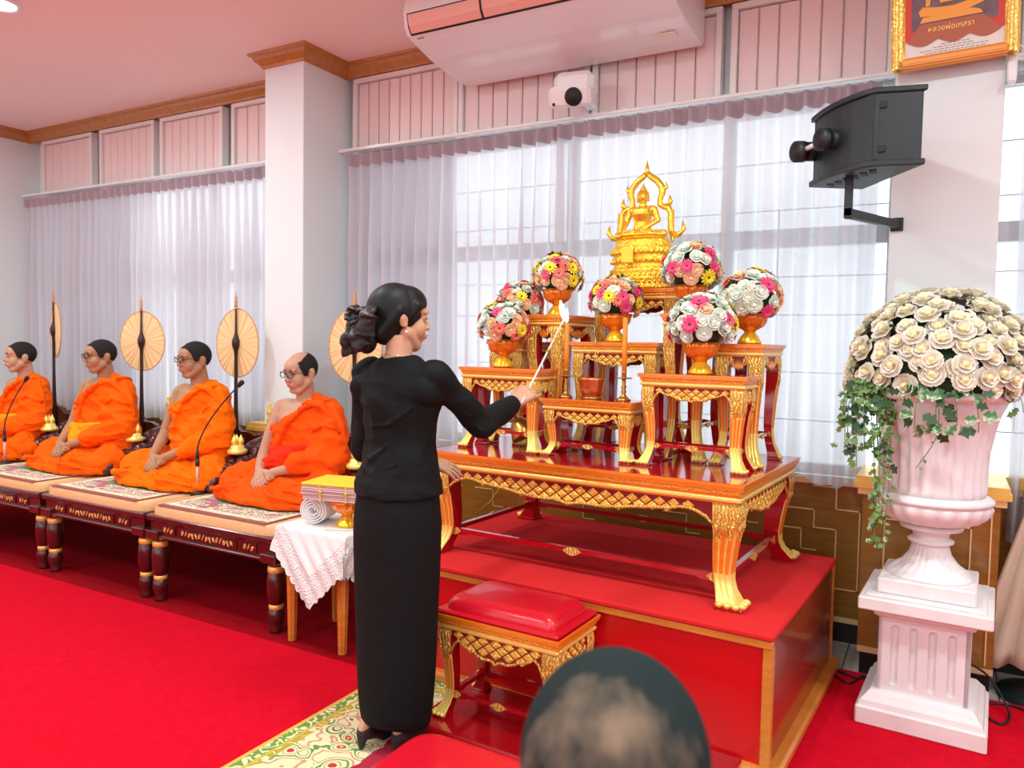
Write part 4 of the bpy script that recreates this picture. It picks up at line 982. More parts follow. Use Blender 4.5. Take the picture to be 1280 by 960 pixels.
def face_parts(par, T, k=1., brow='hair', closed=True):
    X = T @ Matrix.Scale(k, 4)
    for s in (-1, 1):
        g = G(); g.X = X; g.ell((s*.029, -.0845, .0105), (.0125, .0045, .0032), 12, 8); g.build('eye', 'eye', par)
        g = G(); g.X = X; g.tube([(s*.014, -.090, .029), (s*.030, -.0905, .034), (s*.047, -.077, .029)], [.002, .003, .0015], 8); g.build('eyebrow', brow, par)
    g = G(); g.X = X; g.ell((0, -.0965, -.0485), (.017, .004, .0038)); g.ell((0, -.095, -.0570), (.014, .004, .0045)); g.build('lips', 'lips', par)
def scalp(par, T, keep, m='stubble', k=1., s=1.03, name='hair'):
    g = G(); g.ell((0, .012, .032), (.076*s, .094*s, .086*s), 40, 30); g.ell((0, -.02, .045), (.066*s, .075*s, .055*s), 40, 30)
    Ti = None
    o = remesh(g, name, m, .0035, 4, keep=keep, parent=par); o.matrix_local = T @ Matrix.Scale(k, 4); return o
def glasses(par, T, k=1.):
    t = bpy.data.objects.new('spectacles', None); t = None
    X = T @ Matrix.Scale(k, 4); g = G(); g.X = X
    for s in (-1, 1):
        c = Vector((s*.031, -.104, .010)); pts = []
        for i in range(16):
            a = i*2*PI/16; ca, sa = math.cos(a), math.sin(a); pts.append((c.x+.024*math.copysign(abs(ca)**.6, ca), c.y+.006*abs(ca)*(1 if s*ca > 0 else 0), c.z+.016*math.copysign(abs(sa)**.6, sa)))
        g.tube(pts, .0022, 6, cyc=True)
        g.tube([(s*.055, -.099, .016), (s*.074, -.080, .016), (s*.082, .0, .014), (s*.083, .02, .004)], .002, 6)
    g.tube([(-.008, -.106, .012), (0, -.109, .014), (.008, -.106, .012)], .0018, 6)
    o = g.build('spectacle_frame', 'black_dark', par)
    g = G(); g.X = X
    for s in (-1, 1): g.ell((s*.031, -.103, .010), (.022, .0008, .015))
    g.build('spectacle_lens', 'lens', o)
def hand(g, wrist, d, nrm, thumb_side, curl=.6, spread=.0, L=.175, fr_=.0078):
    """palm + four unequal bent fingers + thumb; d = pointing, nrm = back-of-hand normal, curl bends towards -nrm"""
    W = Vector(wrist); d = Vector(d).normalized(); nrm = Vector(nrm); nrm = (nrm-d*nrm.dot(d)).normalized(); sd = d.cross(nrm)*thumb_side
    kx = L/.175
    for q in (-.026, -.009, .009, .026):       # palm built from metacarpals
        g.cap(W+sd*q*.6*kx, W+d*.082*kx+sd*q*kx, .015*kx, .0125*kx)
    out = []
    for q, ln in ((.029, .068), (.0095, .078), (-.0105, .072), (-.030, .056)):
        b = W+d*.080*kx+sd*q*kx; a = 0; p = b; pts = [b]; dd = (d+sd*q*spread*12).normalized()
        for seg, fr2 in ((.46, .45), (.30, 1.), (.24, .8)):
            a += curl*fr2; v = dd*math.cos(a)-nrm*math.sin(a); p = p+v*ln*seg*kx; pts.append(p)
        g.chain(pts, [fr_*1.12*kx, fr_*1.02*kx, fr_*.95*kx, fr_*.8*kx], 10); out.append(pts)
    b = W+d*.028*kx+sd*.026*kx-nrm*.006; v1 = (d*.62+sd*.62-nrm*.35*curl).normalized(); v2 = (d*.9+sd*.15-nrm*.45*curl).normalized()
    g.chain([b, b+v1*.036*kx, b+v1*.036*kx+v2*.030*kx, b+v1*.036*kx+v2*.054*kx], [.014*kx, .0115*kx, .0100*kx, .0082*kx], 10)
    return out

def monk(x, y, z, yaw, label, skin, robe, sash=None, glass=True, bald=False, hscale=1., hyaw=0, htilt=0, seed=1, wide=1.):
    t = thing('person', label, 'person', (x, y, z), yaw)
    rnd = random.Random(seed); S = hscale
    g = G(); hz = .697*S
    HT = fr((0, -.035, hz), hyaw, htilt)
    head_shape(g, HT, k=1.0)
    g.tube([(0, -.012, hz-.05), (0, 0, hz-.11), (0, .01, hz-.17)], [.052, .053, .062], 18)
    hs = hz-.195            # shoulder height
    W = wide
    rg = []
    for (zz, rx, ry, cy) in ((.01, .15, .12, 0), (.06, .175, .14, 0), (.16, .155*W, .125*W, 0), (.26, .150*W, .118*W, .0), (.36, .165*W, .115*W, 0), (hs-.06, .185*W, .11*W, 0), (hs+.0, .175*W, .085*W, .005), (hs+.035, .10, .06, .01), (hs+.055, .05, .045, .01)):
        rg.append([(rx*math.cos(a*2*PI/28), cy+ry*math.sin(a*2*PI/28), zz) for a in range(28)])
    g.rings(rg)
    g.cap((-.15*W, 0, hs-.005), (.15*W, 0, hs-.005), .052, .052)
    # legs folded
    for s in (-1, 1):
        g.chain([(s*.09, .0, .09), (s*.31, -.19, .062), (-s*.03, -.31, .045)], [.072, .052, .036])
    # bare right arm (-x side), forearm to lap; left arm mirrored
    for s in (-1, 1):
        sh = Vector((s*.185*W, 0, hs-.015)); el = Vector((s*.245*W, -.075, hs-.275)); wr = Vector((s*.052, -.285, .165))
        g.chain([sh, sh.lerp(el, .5)+Vector((s*.008, 0, 0)), el], [.052, .044, .037]); g.chain([el, el.lerp(wr, .35), wr], [.038, .036, .024])
    p = hand(g, (-.052, -.285, .165), (.62, -.55, -.35), (-.45, -.5, .7), -1, curl=.55, L=.165)
    hand(g, (.052, -.285, .150), (-.66, -.5, -.30), (.4, -.45, .75), 1, curl=.5, L=.165)
    remesh(g, 'body', skin, .0046, 2, parent=t)
    face_parts(t, HT)
    def sst(a, b, x): q = max(0, min(1, (x-a)/(b-a))); return q*q*(3-2*q)
    def hl(c): return -.004-.38*c.y+.055*sst(-.025, -.060, c.y)-.02*sst(.03, .07, abs(c.x))*sst(.0, -.05, c.y)
    keep = (lambda c: c.z > hl(c)) if not bald else (lambda c: c.z > hl(c)-.005 and c.y > -.055+.0 and (c.x/.056)**2+((c.y+.035)/.090)**2+max(0, .075-c.z)*30 > 1)
    scalp(t, HT, keep)
    if glass: glasses(t, HT)
    # robe: one shoulder bare, slanted edge
    g = G(); rg = []
    for k in range(11):
        f = k/10; tl = math.tan(math.radians(27)*f); cx, cz = .012*f, .07+(hs-.115)*f; rx = (.20-.01*f)*W; ry = (.160-.030*f)*W
        if f > .9: rx *= .97; ry *= .96
        rg.append([(cx+rx*math.cos(a*2*PI/32), ry*math.sin(a*2*PI/32)-.004, cz+rx*math.cos(a*2*PI/32)*tl) for a in range(32)])
    g.rings(rg)
    g.ell((.125*W, .0, hs+.005), (.095*W, .092, .058)); g.cap((.07, .02, hs+.035), (.17*W, .005, hs-.005), .048, .062)
    g.chain([(.18*W, 0, hs-.03), (.235*W, -.02, hs-.16), (.258*W, -.045, hs-.27), (.15, -.20, .215)], [.075, .080, .086, .058])
    g.ell((.17*W, -.03, hs-.22), (.09, .11, .16))
    g.ell((.24*W, -.02, .20), (.075, .10, .14))
    # lap and knees
    g.ell((0, -.13, .06), (.34, .215, .098)); g.ell((0, .06, .08), (.23, .15, .10))
    for s in (-1, 1):
        g.ell((s*.33, -.17, .072), (.115, .125, .078)); g.chain([(s*.16, -.02, .10), (s*.34, -.19, .08)], [.115, .085]); g.chain([(s*.36, -.22, .045), (s*.12, -.345, .043), (-s*.06, -.355, .042)], [.062, .052, .045])
    # folds
    rx, ry = .195*W, .145*W
    def on(x_, z_, e=.0):
        u = max(-.98, min(.98, x_/rx)); return Vector((x_, -ry*math.sqrt(1-u*u)-.004-e, z_))
    for j in range(6):
        x0, z0 = .14-.028*j, hs+.03-.03*j*.6; x1, z1 = -.17+.012*j, hs-.13-.040*j
        pts = [on(x0+(x1-x0)*q/8, z0+(z1-z0)*q/8+.018*math.sin(PI*q/8)*-1, .002) for q in range(9)]
        g.tube(pts, [.005]+[.0115+.003*math.sin(j*2.1)]*7+[.005], 8)
    for j in range(5):   # sleeve folds
        a = Vector((.20*W+.01*j, -.085, hs-.07-.045*j)); b = Vector((.315*W-.004*j, -.03, hs-.11-.05*j)); c = Vector((.16, -.12-.01*j, hs-.13-.055*j))
        g.tube([a+Vector((0, .02, .02)), a.lerp(c, .4)+Vector((.01, -.012, 0)), c], [.004, .010, .004], 8); g.tube([a, a.lerp(b, .5)+Vector((.01, -.02, 0)), b], [.004, .010, .004], 8)
    for s in (-1, 1):
        for j in range(5):
            y0 = -.02-.075*j; g.tube([(s*.05, y0-.03, .145-.012*j), (s*.20, y0-.07-.01*j, .150-.018*j), (s*.38, y0*.8-.08, .105-.016*j)], [.006, .012, .006], 8)
    g.tube([(-.40, -.17, .02), (-.33, -.34, .02), (-.15, -.40, .02), (.02, -.40, .02), (.2, -.40, .02), (.36, -.32, .02), (.42, -.16, .02)], .022, 8)
    def disp(co, n):
        q = noise.noise(co*6+Vector((seed, 0, 0)))*.010+(.30-abs(noise.noise(Vector((co.x*5+co.z*13, co.y*8, co.z*5-co.x*6+seed)))))*.030+(.3-abs(noise.noise(Vector((co.x*14+co.z*26, co.y*18, co.z*9+seed*3)))))*.011
        return n*q
    lo = .004
    o = remesh(g, 'robe', robe, .0062, 2, disp=disp, parent=t, keep=lambda c: c.z > lo)
    # edge roll over shoulder
    g = G(); pts = []
    for k in range(33):
        a = k/32*2*PI; tl = math.tan(math.radians(27)); f = 1; pts.append((.012+.185*W*math.cos(a), .120*W*math.sin(a)-.006, .07+hs-.115+.185*W*math.cos(a)*tl+.004))
    g.tube(pts[:-1], .011, 8, cyc=True)
    g.tube([(.075, -.09, hs+.025), (.12, -.100, hs+.040), (.19*W, -.07, hs+.03), (.255*W, -.04, hs-.05), (.285*W, .0, hs-.15)], [.012, .02, .022, .018, .01], 10)
    g.tube([(.10, .05, hs+.045), (.16, .02, hs+.045), (.23*W, -.02, hs+.015), (.295*W, -.02, hs-.09), (.315*W, -.01, hs-.20)], [.01, .02, .022, .02, .01], 10)
    remesh(g, 'robe_fold', robe, .005, 2, parent=t)
    if sash:
        g = G()
        for j in range(4):
            zz = .165+.034*j+.0; pts = [((rx+.008)*math.cos(a*2*PI/28), (ry+.004)*math.sin(a*2*PI/28)-.004, zz+.02*math.cos(a*2*PI/28+.4)) for a in range(28)]
            g.tube(pts, .020, 8, cyc=True, flat=1.2)
        if sash == 'sash_y':
            g.ell((-.09, -.165, .27), (.042, .035, .03)); g.ell((-.12, -.165, .235), (.03, .028, .026)); g.chain([(-.07, -.165, .25), (-.02, -.20, .20), (.02, -.22, .14)], [.03, .045, .04])
        else:
            g.ell((-.03, -.17, .20), (.10, .04, .05)); g.chain([(.05, -.165, .25), (-.05, -.18, .22), (-.10, -.2, .17)], [.03, .035, .045])
        remesh(g, 'sash', sash, .006, 2, parent=t, disp=lambda co, n: n*noise.noise(Vector((co.x*8, co.y*8, co.z*45)))*.006)
    return t
ZB = .548
monk(-6.00, 3.22, ZB, math.radians(-4), 'seated monk in orange robe at the far left edge, without glasses', 'skin_l', 'robe', 'sash_y', glass=False, hscale=1.02, hyaw=math.radians(-12), seed=1)
monk(-5.02, 3.22, ZB, math.radians(-2), 'seated monk in orange robe with glasses, second from the left, broad build', 'skin', 'robe', 'sash_y', hscale=1.06, hyaw=math.radians(-9), htilt=.05, seed=2, wide=1.10)
monk(-4.06, 3.22, ZB, math.radians(-2), 'seated slim monk in orange robe with glasses, clasped hands, third from the left', 'skin', 'robe3', None, hscale=1.06, hyaw=math.radians(-9), htilt=.05, seed=3, wide=.96)
monk(-3.16, 3.22, ZB, math.radians(-2), 'seated balding monk with glasses and scarlet sash, nearest the standing woman', 'skin_l', 'robe4', 'sash_r', bald=True, hscale=.99, hyaw=math.radians(-4), htilt=.16, seed=4, wide=1.02)

# ---------------------------------------------------------------- the standing woman
WY = PI-.02
t = thing('person', 'woman in black jacket and long black skirt standing, lighting a candle', 'person', (-1.640, 2.125, .0122), WY)
Wm = (Matrix.Translation((-1.640, 2.125, .0122)) @ Matrix.Rotation(WY, 4, 'Z')); Wi = Wm.inverted()
def wl(x, y, z): return Wi @ Vector((x, y, z))
E_, W_r, K_ = wl(-1.415, 2.295, 1.135), wl(-1.405, 2.500, 1.200), wl(-1.352, 2.585, 1.262)
EL, WL_, FL = wl(-1.835, 2.165, 1.03), wl(-1.665, 2.315, .985), wl(-1.585, 2.365, .955)
HT = fr((0.015, -.015, 1.485), math.radians(-33), .02)     # head turned to her right
STICK0 = wl(-1.372, 2.545, 1.235); TIP = wl(-1.441, 3.005, 1.535)
sd_ = (TIP-STICK0).normalized()
g = G(); head_shape(g, HT, True, k=.98)
g.tube([(0, .005, 1.43), (0, .012, 1.37), (0, .018, 1.31)], [.045, .047, .060], 18)
rg = []
for (z, rx, ry) in ((.80, .13, .10), (.90, .132, .105), (1.0, .125, .095), (1.08, .115, .085), (1.2, .14, .105), (1.29, .155, .085), (1.33, .11, .06), (1.35, .05, .045)):
    rg.append([(rx*math.cos(a*2*PI/24), ry*math.sin(a*2*PI/24), z) for a in range(24)])
g.rings(rg)
for s in (-1, 1):
    g.chain([(s*.075, 0, .84), (s*.065, .0, .46), (s*.058, .02, .11)], [.075, .05, .030]); fo = .055 if s > 0 else .01; g.chain([(s*.058, .02+fo, .12), (s*.058, .03+fo, .085), (s*.058, -.05+fo, .05), (s*.055, -.12+fo, .025)], [.028, .026, .026, .018]); g.ell((s*.058, .045+fo, .075), (.024, .03, .03))
g.chain([(-.150, 0, 1.29), E_, W_r], [.036, .030, .024]); g.chain([(.135, 0, 1.29), EL, WL_], [.036, .030, .023])
# right hand closed round the stick, index finger stretched along it
hd = (K_-W_r).normalized(); bn = Vector((0, 0, 1)).cross(hd).cross(hd)*-1; bn = (Wi.to_3x3() @ Vector((.45, -.50, .65)))
hand(g, W_r, hd, bn, -1, curl=1.12, L=.17)
hand(g, WL_, FL-WL_, Wi.to_3x3() @ Vector((.2, -.3, .9)), -1, curl=.28, spread=.5, L=.165)
remesh(g, 'body', 'skin_w', .0042, 2, parent=t)
face_parts(t, HT, .98)
for s in (-1, 1):
    g = G(); g.X = HT; g.ell((s*.083, .006, -.040), (.005, .005, .005)); g.build('earring', 'pearl', t)
# hair
g = G(); g.X = HT
g.ell((0, .022, .036), (.084, .100, .094), 32, 22); g.ell((0, .05, -.02), (.066, .070, .068), 26, 18); g.ell((0, -.015, .062), (.074, .076, .062), 26, 18)
for s in (-1, 1): g.cap((s*.066, -.035, .05), (s*.070, -.022, .020), .020, .010); g.cap((s*.07, .03, .03), (s*.045, .085, -.045), .022, .024)
remesh(g, 'hair', 'hair', .0045, 3, parent=t)
g = G(); g.X = HT
g.ell((0, .135, -.045), (.045, .042, .045)); g.ell((0, .118, -.075), (.05, .035, .045))
remesh(g, 'hair_bun', 'hair', .005, 3, parent=t)
g = G(); g.X = HT
def loop(c, a, b, w_, r, rotz=0, ph=0):
    pts = []
    for i in range(18):
        q = i*2*PI/18; pts.append(Vector(c)+Vector((a*math.cos(q)*math.cos(rotz), .0+a*math.cos(q)*math.sin(rotz)*.5+r*.6*math.sin(q*3+ph), b*math.sin(q))))
    g.tube(pts, [w_]*18, 8, cyc=True, flat=.35, upv=(0, .3, 1))
loop((-.045, .135, .005), .045, .028, .030, .01, .2); loop((.05, .13, .0), .045, .028, .030, .01, -.2, 1); loop((.0, .165, .01), .032, .026, .028, .012, 1.2, 2)
for (a, b, c) in (((0, .15, 0), (.045, .165, -.06), (.04, .15, -.115)), ((0, .15, 0), (-.04, .165, -.06), (-.045, .14, -.10)), ((0, .16, -.01), (.0, .185, -.07), (.01, .165, -.12)), ((.03, .14, .02), (.08, .14, .0), (.075, .14, -.05)), ((-.03, .14, .02), (-.08, .14, .0), (-.07, .145, -.06))):
    g.tube([a, b, c], [.012, .030, .036], 10, flat=.45)
g.ell((0, .16, -.005), (.02, .018, .022))
remesh(g, 'satin_bow', 'black_satin', .0042, 1, parent=t, disp=lambda co, n: n*(noise.noise(co*45)*.006))
g = G(); pts = [(.056*math.cos(a*2*PI/24), .015+.056*math.sin(a*2*PI/24), 1.352-.016*math.sin(-a*2*PI/24)) for a in range(24)]; g.tube(pts, .0016, 6, cyc=True); g.build('necklace', 'necklace', t)
# jacket
g = G(); rg = []
for (z, rx, ry, cy) in ((.885, .172, .142, .008), (.93, .168, .138, .005), (.99, .150, .122, 0), (1.06, .137, .110, 0), (1.12, .143, .116, -.002), (1.20, .160, .128, -.006), (1.27, .172, .112, .0), (1.31, .160, .088, .005), (1.34, .105, .066, .010), (1.358, .066, .058, .014)):
    rg.append([(.94*rx*math.cos(a*2*PI/32), cy+ry*math.sin(a*2*PI/32), z) for a in range(32)])
g.rings(rg)
g.chain([(-.155, .0, 1.300), Vector((-.155, 0, 1.300)).lerp(E_, .5), E_, E_.lerp(W_r, .5), E_.lerp(W_r, .93)], [.056, .050, .047, .043, .038]); g.chain([(.140, .0, 1.300), Vector((.140, 0, 1.3)).lerp(EL, .5), EL, EL.lerp(WL_, .93)], [.058, .052, .048, .040])
g.ell((-.12, .01, 1.25), (.07, .075, .06)); g.ell((.12, .01, 1.25), (.07, .075, .06))
for j, (a, b, c) in enumerate((((.10, .115, 1.06), (.03, .125, 1.03), (-.06, .118, 1.10)), ((.12, .10, 1.02), (.03, .13, .98), (-.08, .115, 1.02)), ((.05, .12, 1.14), (-.04, .122, 1.15), (-.13, .08, 1.22)), ((-.10, .08, 1.16), (-.15, .02, 1.20), (-.17, -.02, 1.21)))):
    g.tube([Vector(a)*.985, Vector(b)*.985, Vector(c)*.985], [.002, .005, .002], 8)
for q in (.35, .62):   # sleeve creases at the elbow
    p = Vector((-.155, 0, 1.3)).lerp(E_, q+.3); g.tube([p+Vector((.05, .02, .02)), p+Vector((0, .05, 0)), p+Vector((-.04, .03, -.03))], [.003, .008, .003], 8)
remesh(g, 'jacket', 'black_cloth', .006, 3, parent=t, disp=lambda co, n: n*(noise.noise(co*7)*.008+(.3-abs(noise.noise(Vector((co.x*7+co.z*9, co.y*7, co.z*12-co.x*8)))))*.016))
# skirt, ankle length, narrowing at the hem with a back slit
g = G(); rg = []
for (z, rx, ry) in ((.955, .135, .115), (.90, .158, .130), (.82, .172, .142), (.70, .172, .140), (.55, .166, .135), (.40, .160, .132), (.25, .155, .130), (.14, .146, .125), (.075, .136, .118), (.072, .126, .108), (.16, .130, .112)):
    rg.append([(.93*rx*math.cos(a*2*PI/40)*(1+.012*math.sin(a*2*PI/40*5+z*6)), ry*math.sin(a*2*PI/40)*(1+.012*math.cos(a*2*PI/40*4+z*5))+.008, z+.02*math.sin(a*2*PI/40)*(z < .1)) for a in range(40)])
g.rings(rg, smooth=True); o = g.build('skirt', 'black_cloth', t); sb = o.modifiers.new('s', 'SUBSURF'); sb.levels = sb.render_levels = 1
for s in (-1, 1):
    g = G(); g.X = Matrix.Translation((0, .055 if s > 0 else .01, 0)); g.chain([(s*.058, .045, .062), (s*.058, -.05, .032), (s*.055, -.135, .016)], [.031, .030, .014]); g.cap((s*.058, .060, .055), (s*.058, .066, .012), .022, .010); g.box(s*.058-.028, s*.058+.028, -.15, -.02, 0, .008, b=.003)
    remesh(g, 'shoe', 'lace', .004, 2, parent=t)
# lighting stick with flame at its far end
d = (Wm.to_3x3() @ sd_); s0 = Wm @ STICK0; tp = Wm @ TIP
tt = thing('lighting_stick', 'thin pale lighting stick held in the woman\'s right hand', 'stick', s0)
g = G(); g.cyl(-d*.06, tp-s0, .0042, .0035, 8); g.build('rod', 'cream_cloth', tt)
g = G(); g.cyl((tp-s0)*.52, (tp-s0)*.54, .007, n=8); g.tube([(tp-s0)*.53, (tp-s0)*.53+Vector((.01, 0, -.035)), (tp-s0)*.53+Vector((.035, 0, -.06))], .0014, 5); g.build('ring', 'brassdark', tt)
g = G(); fd = Vector((-.02, 0, .08)); c = tp-s0; g.tube([c-fd*.1, c+fd*.25, c+fd*.6, c+fd*1.0], [.004, .011, .012, .003], 10); g.build('flame', 'flame', tt)

# ---------------------------------------------------------------- seated man in the foreground, seen from behind
M['thin_hair'] = mat('thinning_hair', (.26, .19, .13), .95, spec=.05, var=('noise', 16, (.022, .032, .032), .50, .74, (1, 1, .7)), bump=('noise', 400, .4, .001))
MX = Vector((-.240, .622, .005)); t = thing('person', 'close-cropped man seated in the foreground, seen from behind, out of focus', 'person', (MX.x, MX.y, 0), PI+.36)
g = G(); HT = fr((0, 0, 1.022), 0, .28); head_shape(g, HT, k=1.07, earz=-.035)
g.tube([(0, .015, .98), (0, .03, .92), (0, .045, .85)], [.058, .060, .075], 18)
rg = []
for (z, rx, ry, cy) in ((.42, .17, .13, .05), (.50, .18, .14, .05), (.62, .165, .125, .05), (.74, .185, .125, .05), (.83, .20, .105, .05), (.87, .14, .075, .05), (.90, .07, .06, .05)):
    rg.append([(rx*math.cos(a*2*PI/24), cy+ry*math.sin(a*2*PI/24), z) for a in range(24)])
g.rings(rg)
for s in (-1, 1):
    g.chain([(s*.19, .05, .83), (s*.235, .03, .56), (s*.14, -.22, .52)], [.055, .045, .030]); g.chain([(s*.10, .05, .50), (s*.13, -.38, .47), (s*.13, -.36, .09)], [.085, .060, .040])
    hand(g, (s*.14, -.22, .52), (-s*.2, -1, .0), (0, 0, 1), -s, curl=.4); g.chain([(s*.13, -.34, .06), (s*.13, -.46, .035)], [.035, .025])
remesh(g, 'body', 'skin_d', .006, 2, parent=t)
scalp(t, HT, lambda c: c.z > .035-c.y*.7 and True, 'thin_hair', 1.07, 1.02)
g = G(); rg = []
for (z, rx, ry, cy) in ((.44, .185, .145, .05), (.50, .19, .15, .05), (.62, .178, .138, .05), (.74, .198, .138, .05), (.825, .213, .118, .05), (.862, .15, .09, .05), (.885, .085, .075, .05)):
    rg.append([(rx*math.cos(a*2*PI/24), cy+ry*math.sin(a*2*PI/24), z) for a in range(24)])
g.rings(rg)
for s in (-1, 1): g.chain([(s*.185, .05, .815), (s*.23, .035, .64)], [.068, .066])
remesh(g, 'shirt', 'shirt', .009, 2, parent=t)
g = G()
for s in (-1, 1): g.chain([(s*.10, .07, .50), (s*.13, -.38, .47), (s*.13, -.36, .12)], [.098, .075, .060])
g.ell((0, .06, .49), (.19, .15, .09)); remesh(g, 'trousers', 'trouser', .009, 2, parent=t)
for s in (-1, 1): g = G(); g.chain([(s*.13, -.33, .055), (s*.13, -.47, .042)], [.045, .038]); g.box(s*.13-.04, s*.13+.04, -.50, -.29, .013, .03, b=.008); remesh(g, 'shoe', 'black_cloth', .007, 1, parent=t)
c_ = thing('chair', 'plain dark chair under the seated man, below the picture edge', 'chair', (MX.x, MX.y, .013), PI+.36)
g = G(); g.box(-.22, .22, -.16, .26, .37, .405, b=.01); g.build('seat', 'rosewood', c_)
for sx in (-1, 1):
    for yy in (-.13, .23): g = G(); g.box(sx*.19-.018, sx*.19+.018, yy-.018, yy+.018, 0, .37); g.build('leg', 'rosewood', c_)
# ================================================================ monks' platforms, fans, microphones
mc = (.84, .76, .55)
M['mat'] = rug_mat('prayer_mat', .80, .80, [(.19, [(0, (.45, .18, .22)), (.22, mc), (.32, (.36, .14, .18)), (.44, mc), (.54, (.20, .30, .14)), (.62, mc), (.70, (.42, .16, .20))], 15, True), (.055, [(0, mc), (.45, (.6, .42, .30)), (.6, mc)], 24, False), (.014, [(0, (.30, .10, .08)), (.5, (.30, .10, .08))], 5, False)],
    [(0, (.13, .33, .12)), (.9, (.8, .7, .3))], 3)
BX = [-6.15, -5.17, -4.185, -3.205]; BN = ['at the far left edge', 'second from the left', 'third from the left', 'nearest the white lace side table']
def turned_leg(t, x, y):
    prof = [(.030, 0), (.034, .010), (.028, .02), (.038, .055), (.042, .085), (.036, .110), (.030, .118), (.030, .136), (.037, .145), (.044, .19), (.046, .24), (.042, .285), (.034, .30), (.036, .318), (.030, .33), (.038, .345), (.040, .36)]
    g = G(); g.lathe(prof, 20, c=(x, y, .012)); l = g.build('leg', 'rosewood', t)
    for z0, z1, r in ((.112, .140, .034), (.292, .325, .040), (.335, .350, .041)):
        g = G(); g.lathe([(r-.006, z0), (r, z0+.004), (r+.001, (z0+z1)/2), (r, z1-.004), (r-.006, z1)], 20, c=(x, y, .012)); g.build('ring', 'rw_gold', l)
def bench_unit(bx, nm):
    t = thing('monk_platform', 'rosewood monk\'s platform with beige cushion, '+nm, 'platform', (bx, 3.05, 0)); hw = .482; y0, y1 = -.47, .47
    g = G(); g.box(-hw, hw, y0, y1, .448, .485, b=.008); g.box(-hw+.02, hw-.02, y0+.02, y1-.02, .375, .448); g.build('frame', 'rosewood', t)
    g = G(); g.box(-hw+.005, hw-.005, y0+.004, y0+.03, .362, .378, b=.004); g.box(-hw+.0, -hw+.10, y0-.004, y0+.09, .355, .40, b=.004); g.box(hw-.10, hw, y0-.004, y0+.09, .355, .40, b=.004); g.build('lower_rail', 'rosewood', t)
    for a, b in ((-.34, -.26), (-.20, .20), (.26, .34)):
        g = G(); g.box(a, b, y0+.014, y0+.02, .388, .440, 0)
        x = a+.014; k = 0
        while x < b-.012:
            pts = [(x-.010+.009*math.cos(q*.8)*(1-q/12), y0+.011, .413+.017*math.sin(q*.8+k)*(1-q/12)) for q in range(10)]; g.tube(pts, .0035, 5, 1); x += .026; k += 1.3
        g.build('fretwork_panel', ['rosewood', 'fret'], t)
    for sx in (-1, 1):
        for y in (y0+.055, y1-.055): turned_leg(t, sx*(hw-.05), y)
    g = G(); cushion(g, -hw+.004, hw-.004, y0+.005, y1-.03, .487, .535, .012); g.build('cushion', 'cushion', t)
    # scalloped low back
    g = G(); pts = []
    for i in range(49):
        u = -1+2*i/48; zz = .80+.10*math.exp(-(u/.35)**2)+.018*abs(math.cos(u*PI*3.5))-.05*(abs(u) > .93); pts.append((u*(hw-.01), zz))
    g.prism([(-hw+.01, .50)]+pts+[(hw-.01, .50)], y1-.045, y1-.012); b = g.build('backrest', 'rosewood', t)
    g = G()
    for i in range(11): x = -.40+.08*i; g.lathe([(.008, 0), (.014, .012), (.006, .028), (.012, .045), (.007, .06)], 10, c=(x, y1-.055, .60))
    g.build('spindle_row', 'rosewood', b)
    for sx in (-1, 1):
        p = G(); p.lathe([(.020, .48), (.024, .60), (.018, .74), (.028, .79), (.018, .83), (.024, .87), (.024, .885), (.014, .90)], 16, c=(sx*(hw-.03), y1-.03, 0)); pp = p.build('back_post', 'rosewood', t)
        q = G(); q.lathe([(.018, .90), (.022, .915), (.010, .93), (.020, .955), (.018, .975), (.007, .99), (.013, 1.005), (.001, 1.03)], 16, c=(sx*(hw-.03), y1-.03, 0)); q.build('gilt_finial', 'rw_gold', pp)
        # curved arm with scrolls
        a = G(); px = sx*(hw-.035)
        a.tube([(px, y1-.05, .80), (px, .30, .76), (px, .22, .68), (px, .12, .66), (px, .02, .645), (px, -.06, .60), (px, -.10, .55)], [.030, .036, .040, .040, .036, .034, .02], 10)
        for yy, zz, r in ((-.05, .59, .050), (.05, .635, .060), (.16, .665, .066), (.27, .72, .060)): a.tube([(px-.032, yy, zz), (px, yy, zz+.004), (px+.032, yy, zz)], [r*.7, r, r*.7], 14)
        a.build('arm_rest', 'rosewood', t)
    return t
for bx, nm in zip(BX, BN): bench_unit(bx, nm)
for i, bx in enumerate(BX):
    g = G(); g.box(-.40, .40, -.42, .38, 0, .006, b=.002)
    tag(g.build('sitting_mat', 'mat', None, (bx, 3.01, .5365)), 'patterned mat with green centre under the monk '+['at the far left edge', 'second from the left', 'third from the left', 'nearest the woman'][i], 'mat')
# gilt lotus caskets between the monks, standing on the arm rests
for i, (x, nm) in enumerate(((-5.665, 'between the first and second monks'), (-4.678, 'between the second and third monks'), (-3.695, 'between the third and fourth monks'), (-2.76, 'behind the folded robes, right of the fourth monk'))):
    t = thing('lotus_ornament', 'gilt three-bud lotus ornament '+nm, 'ornament', (x, 3.20, .735))
    g = G(); g.lathe([(.052, 0), (.058, .006), (.058, .020), (.050, .028), (.042, .034), (.038, .05), (.020, .058)], 28); g.build('dish', 'goldband', t)
    for a in (0, 2.1, 4.2):
        g = G(); c = (.022*math.cos(a+.5), .022*math.sin(a+.5), .05); g.lathe([(.006, 0), (.016, .012), (.018, .028), (.012, .046), (.005, .058), (.001, .068)], 14, c=c); g.build('bud', 'goldband', t)
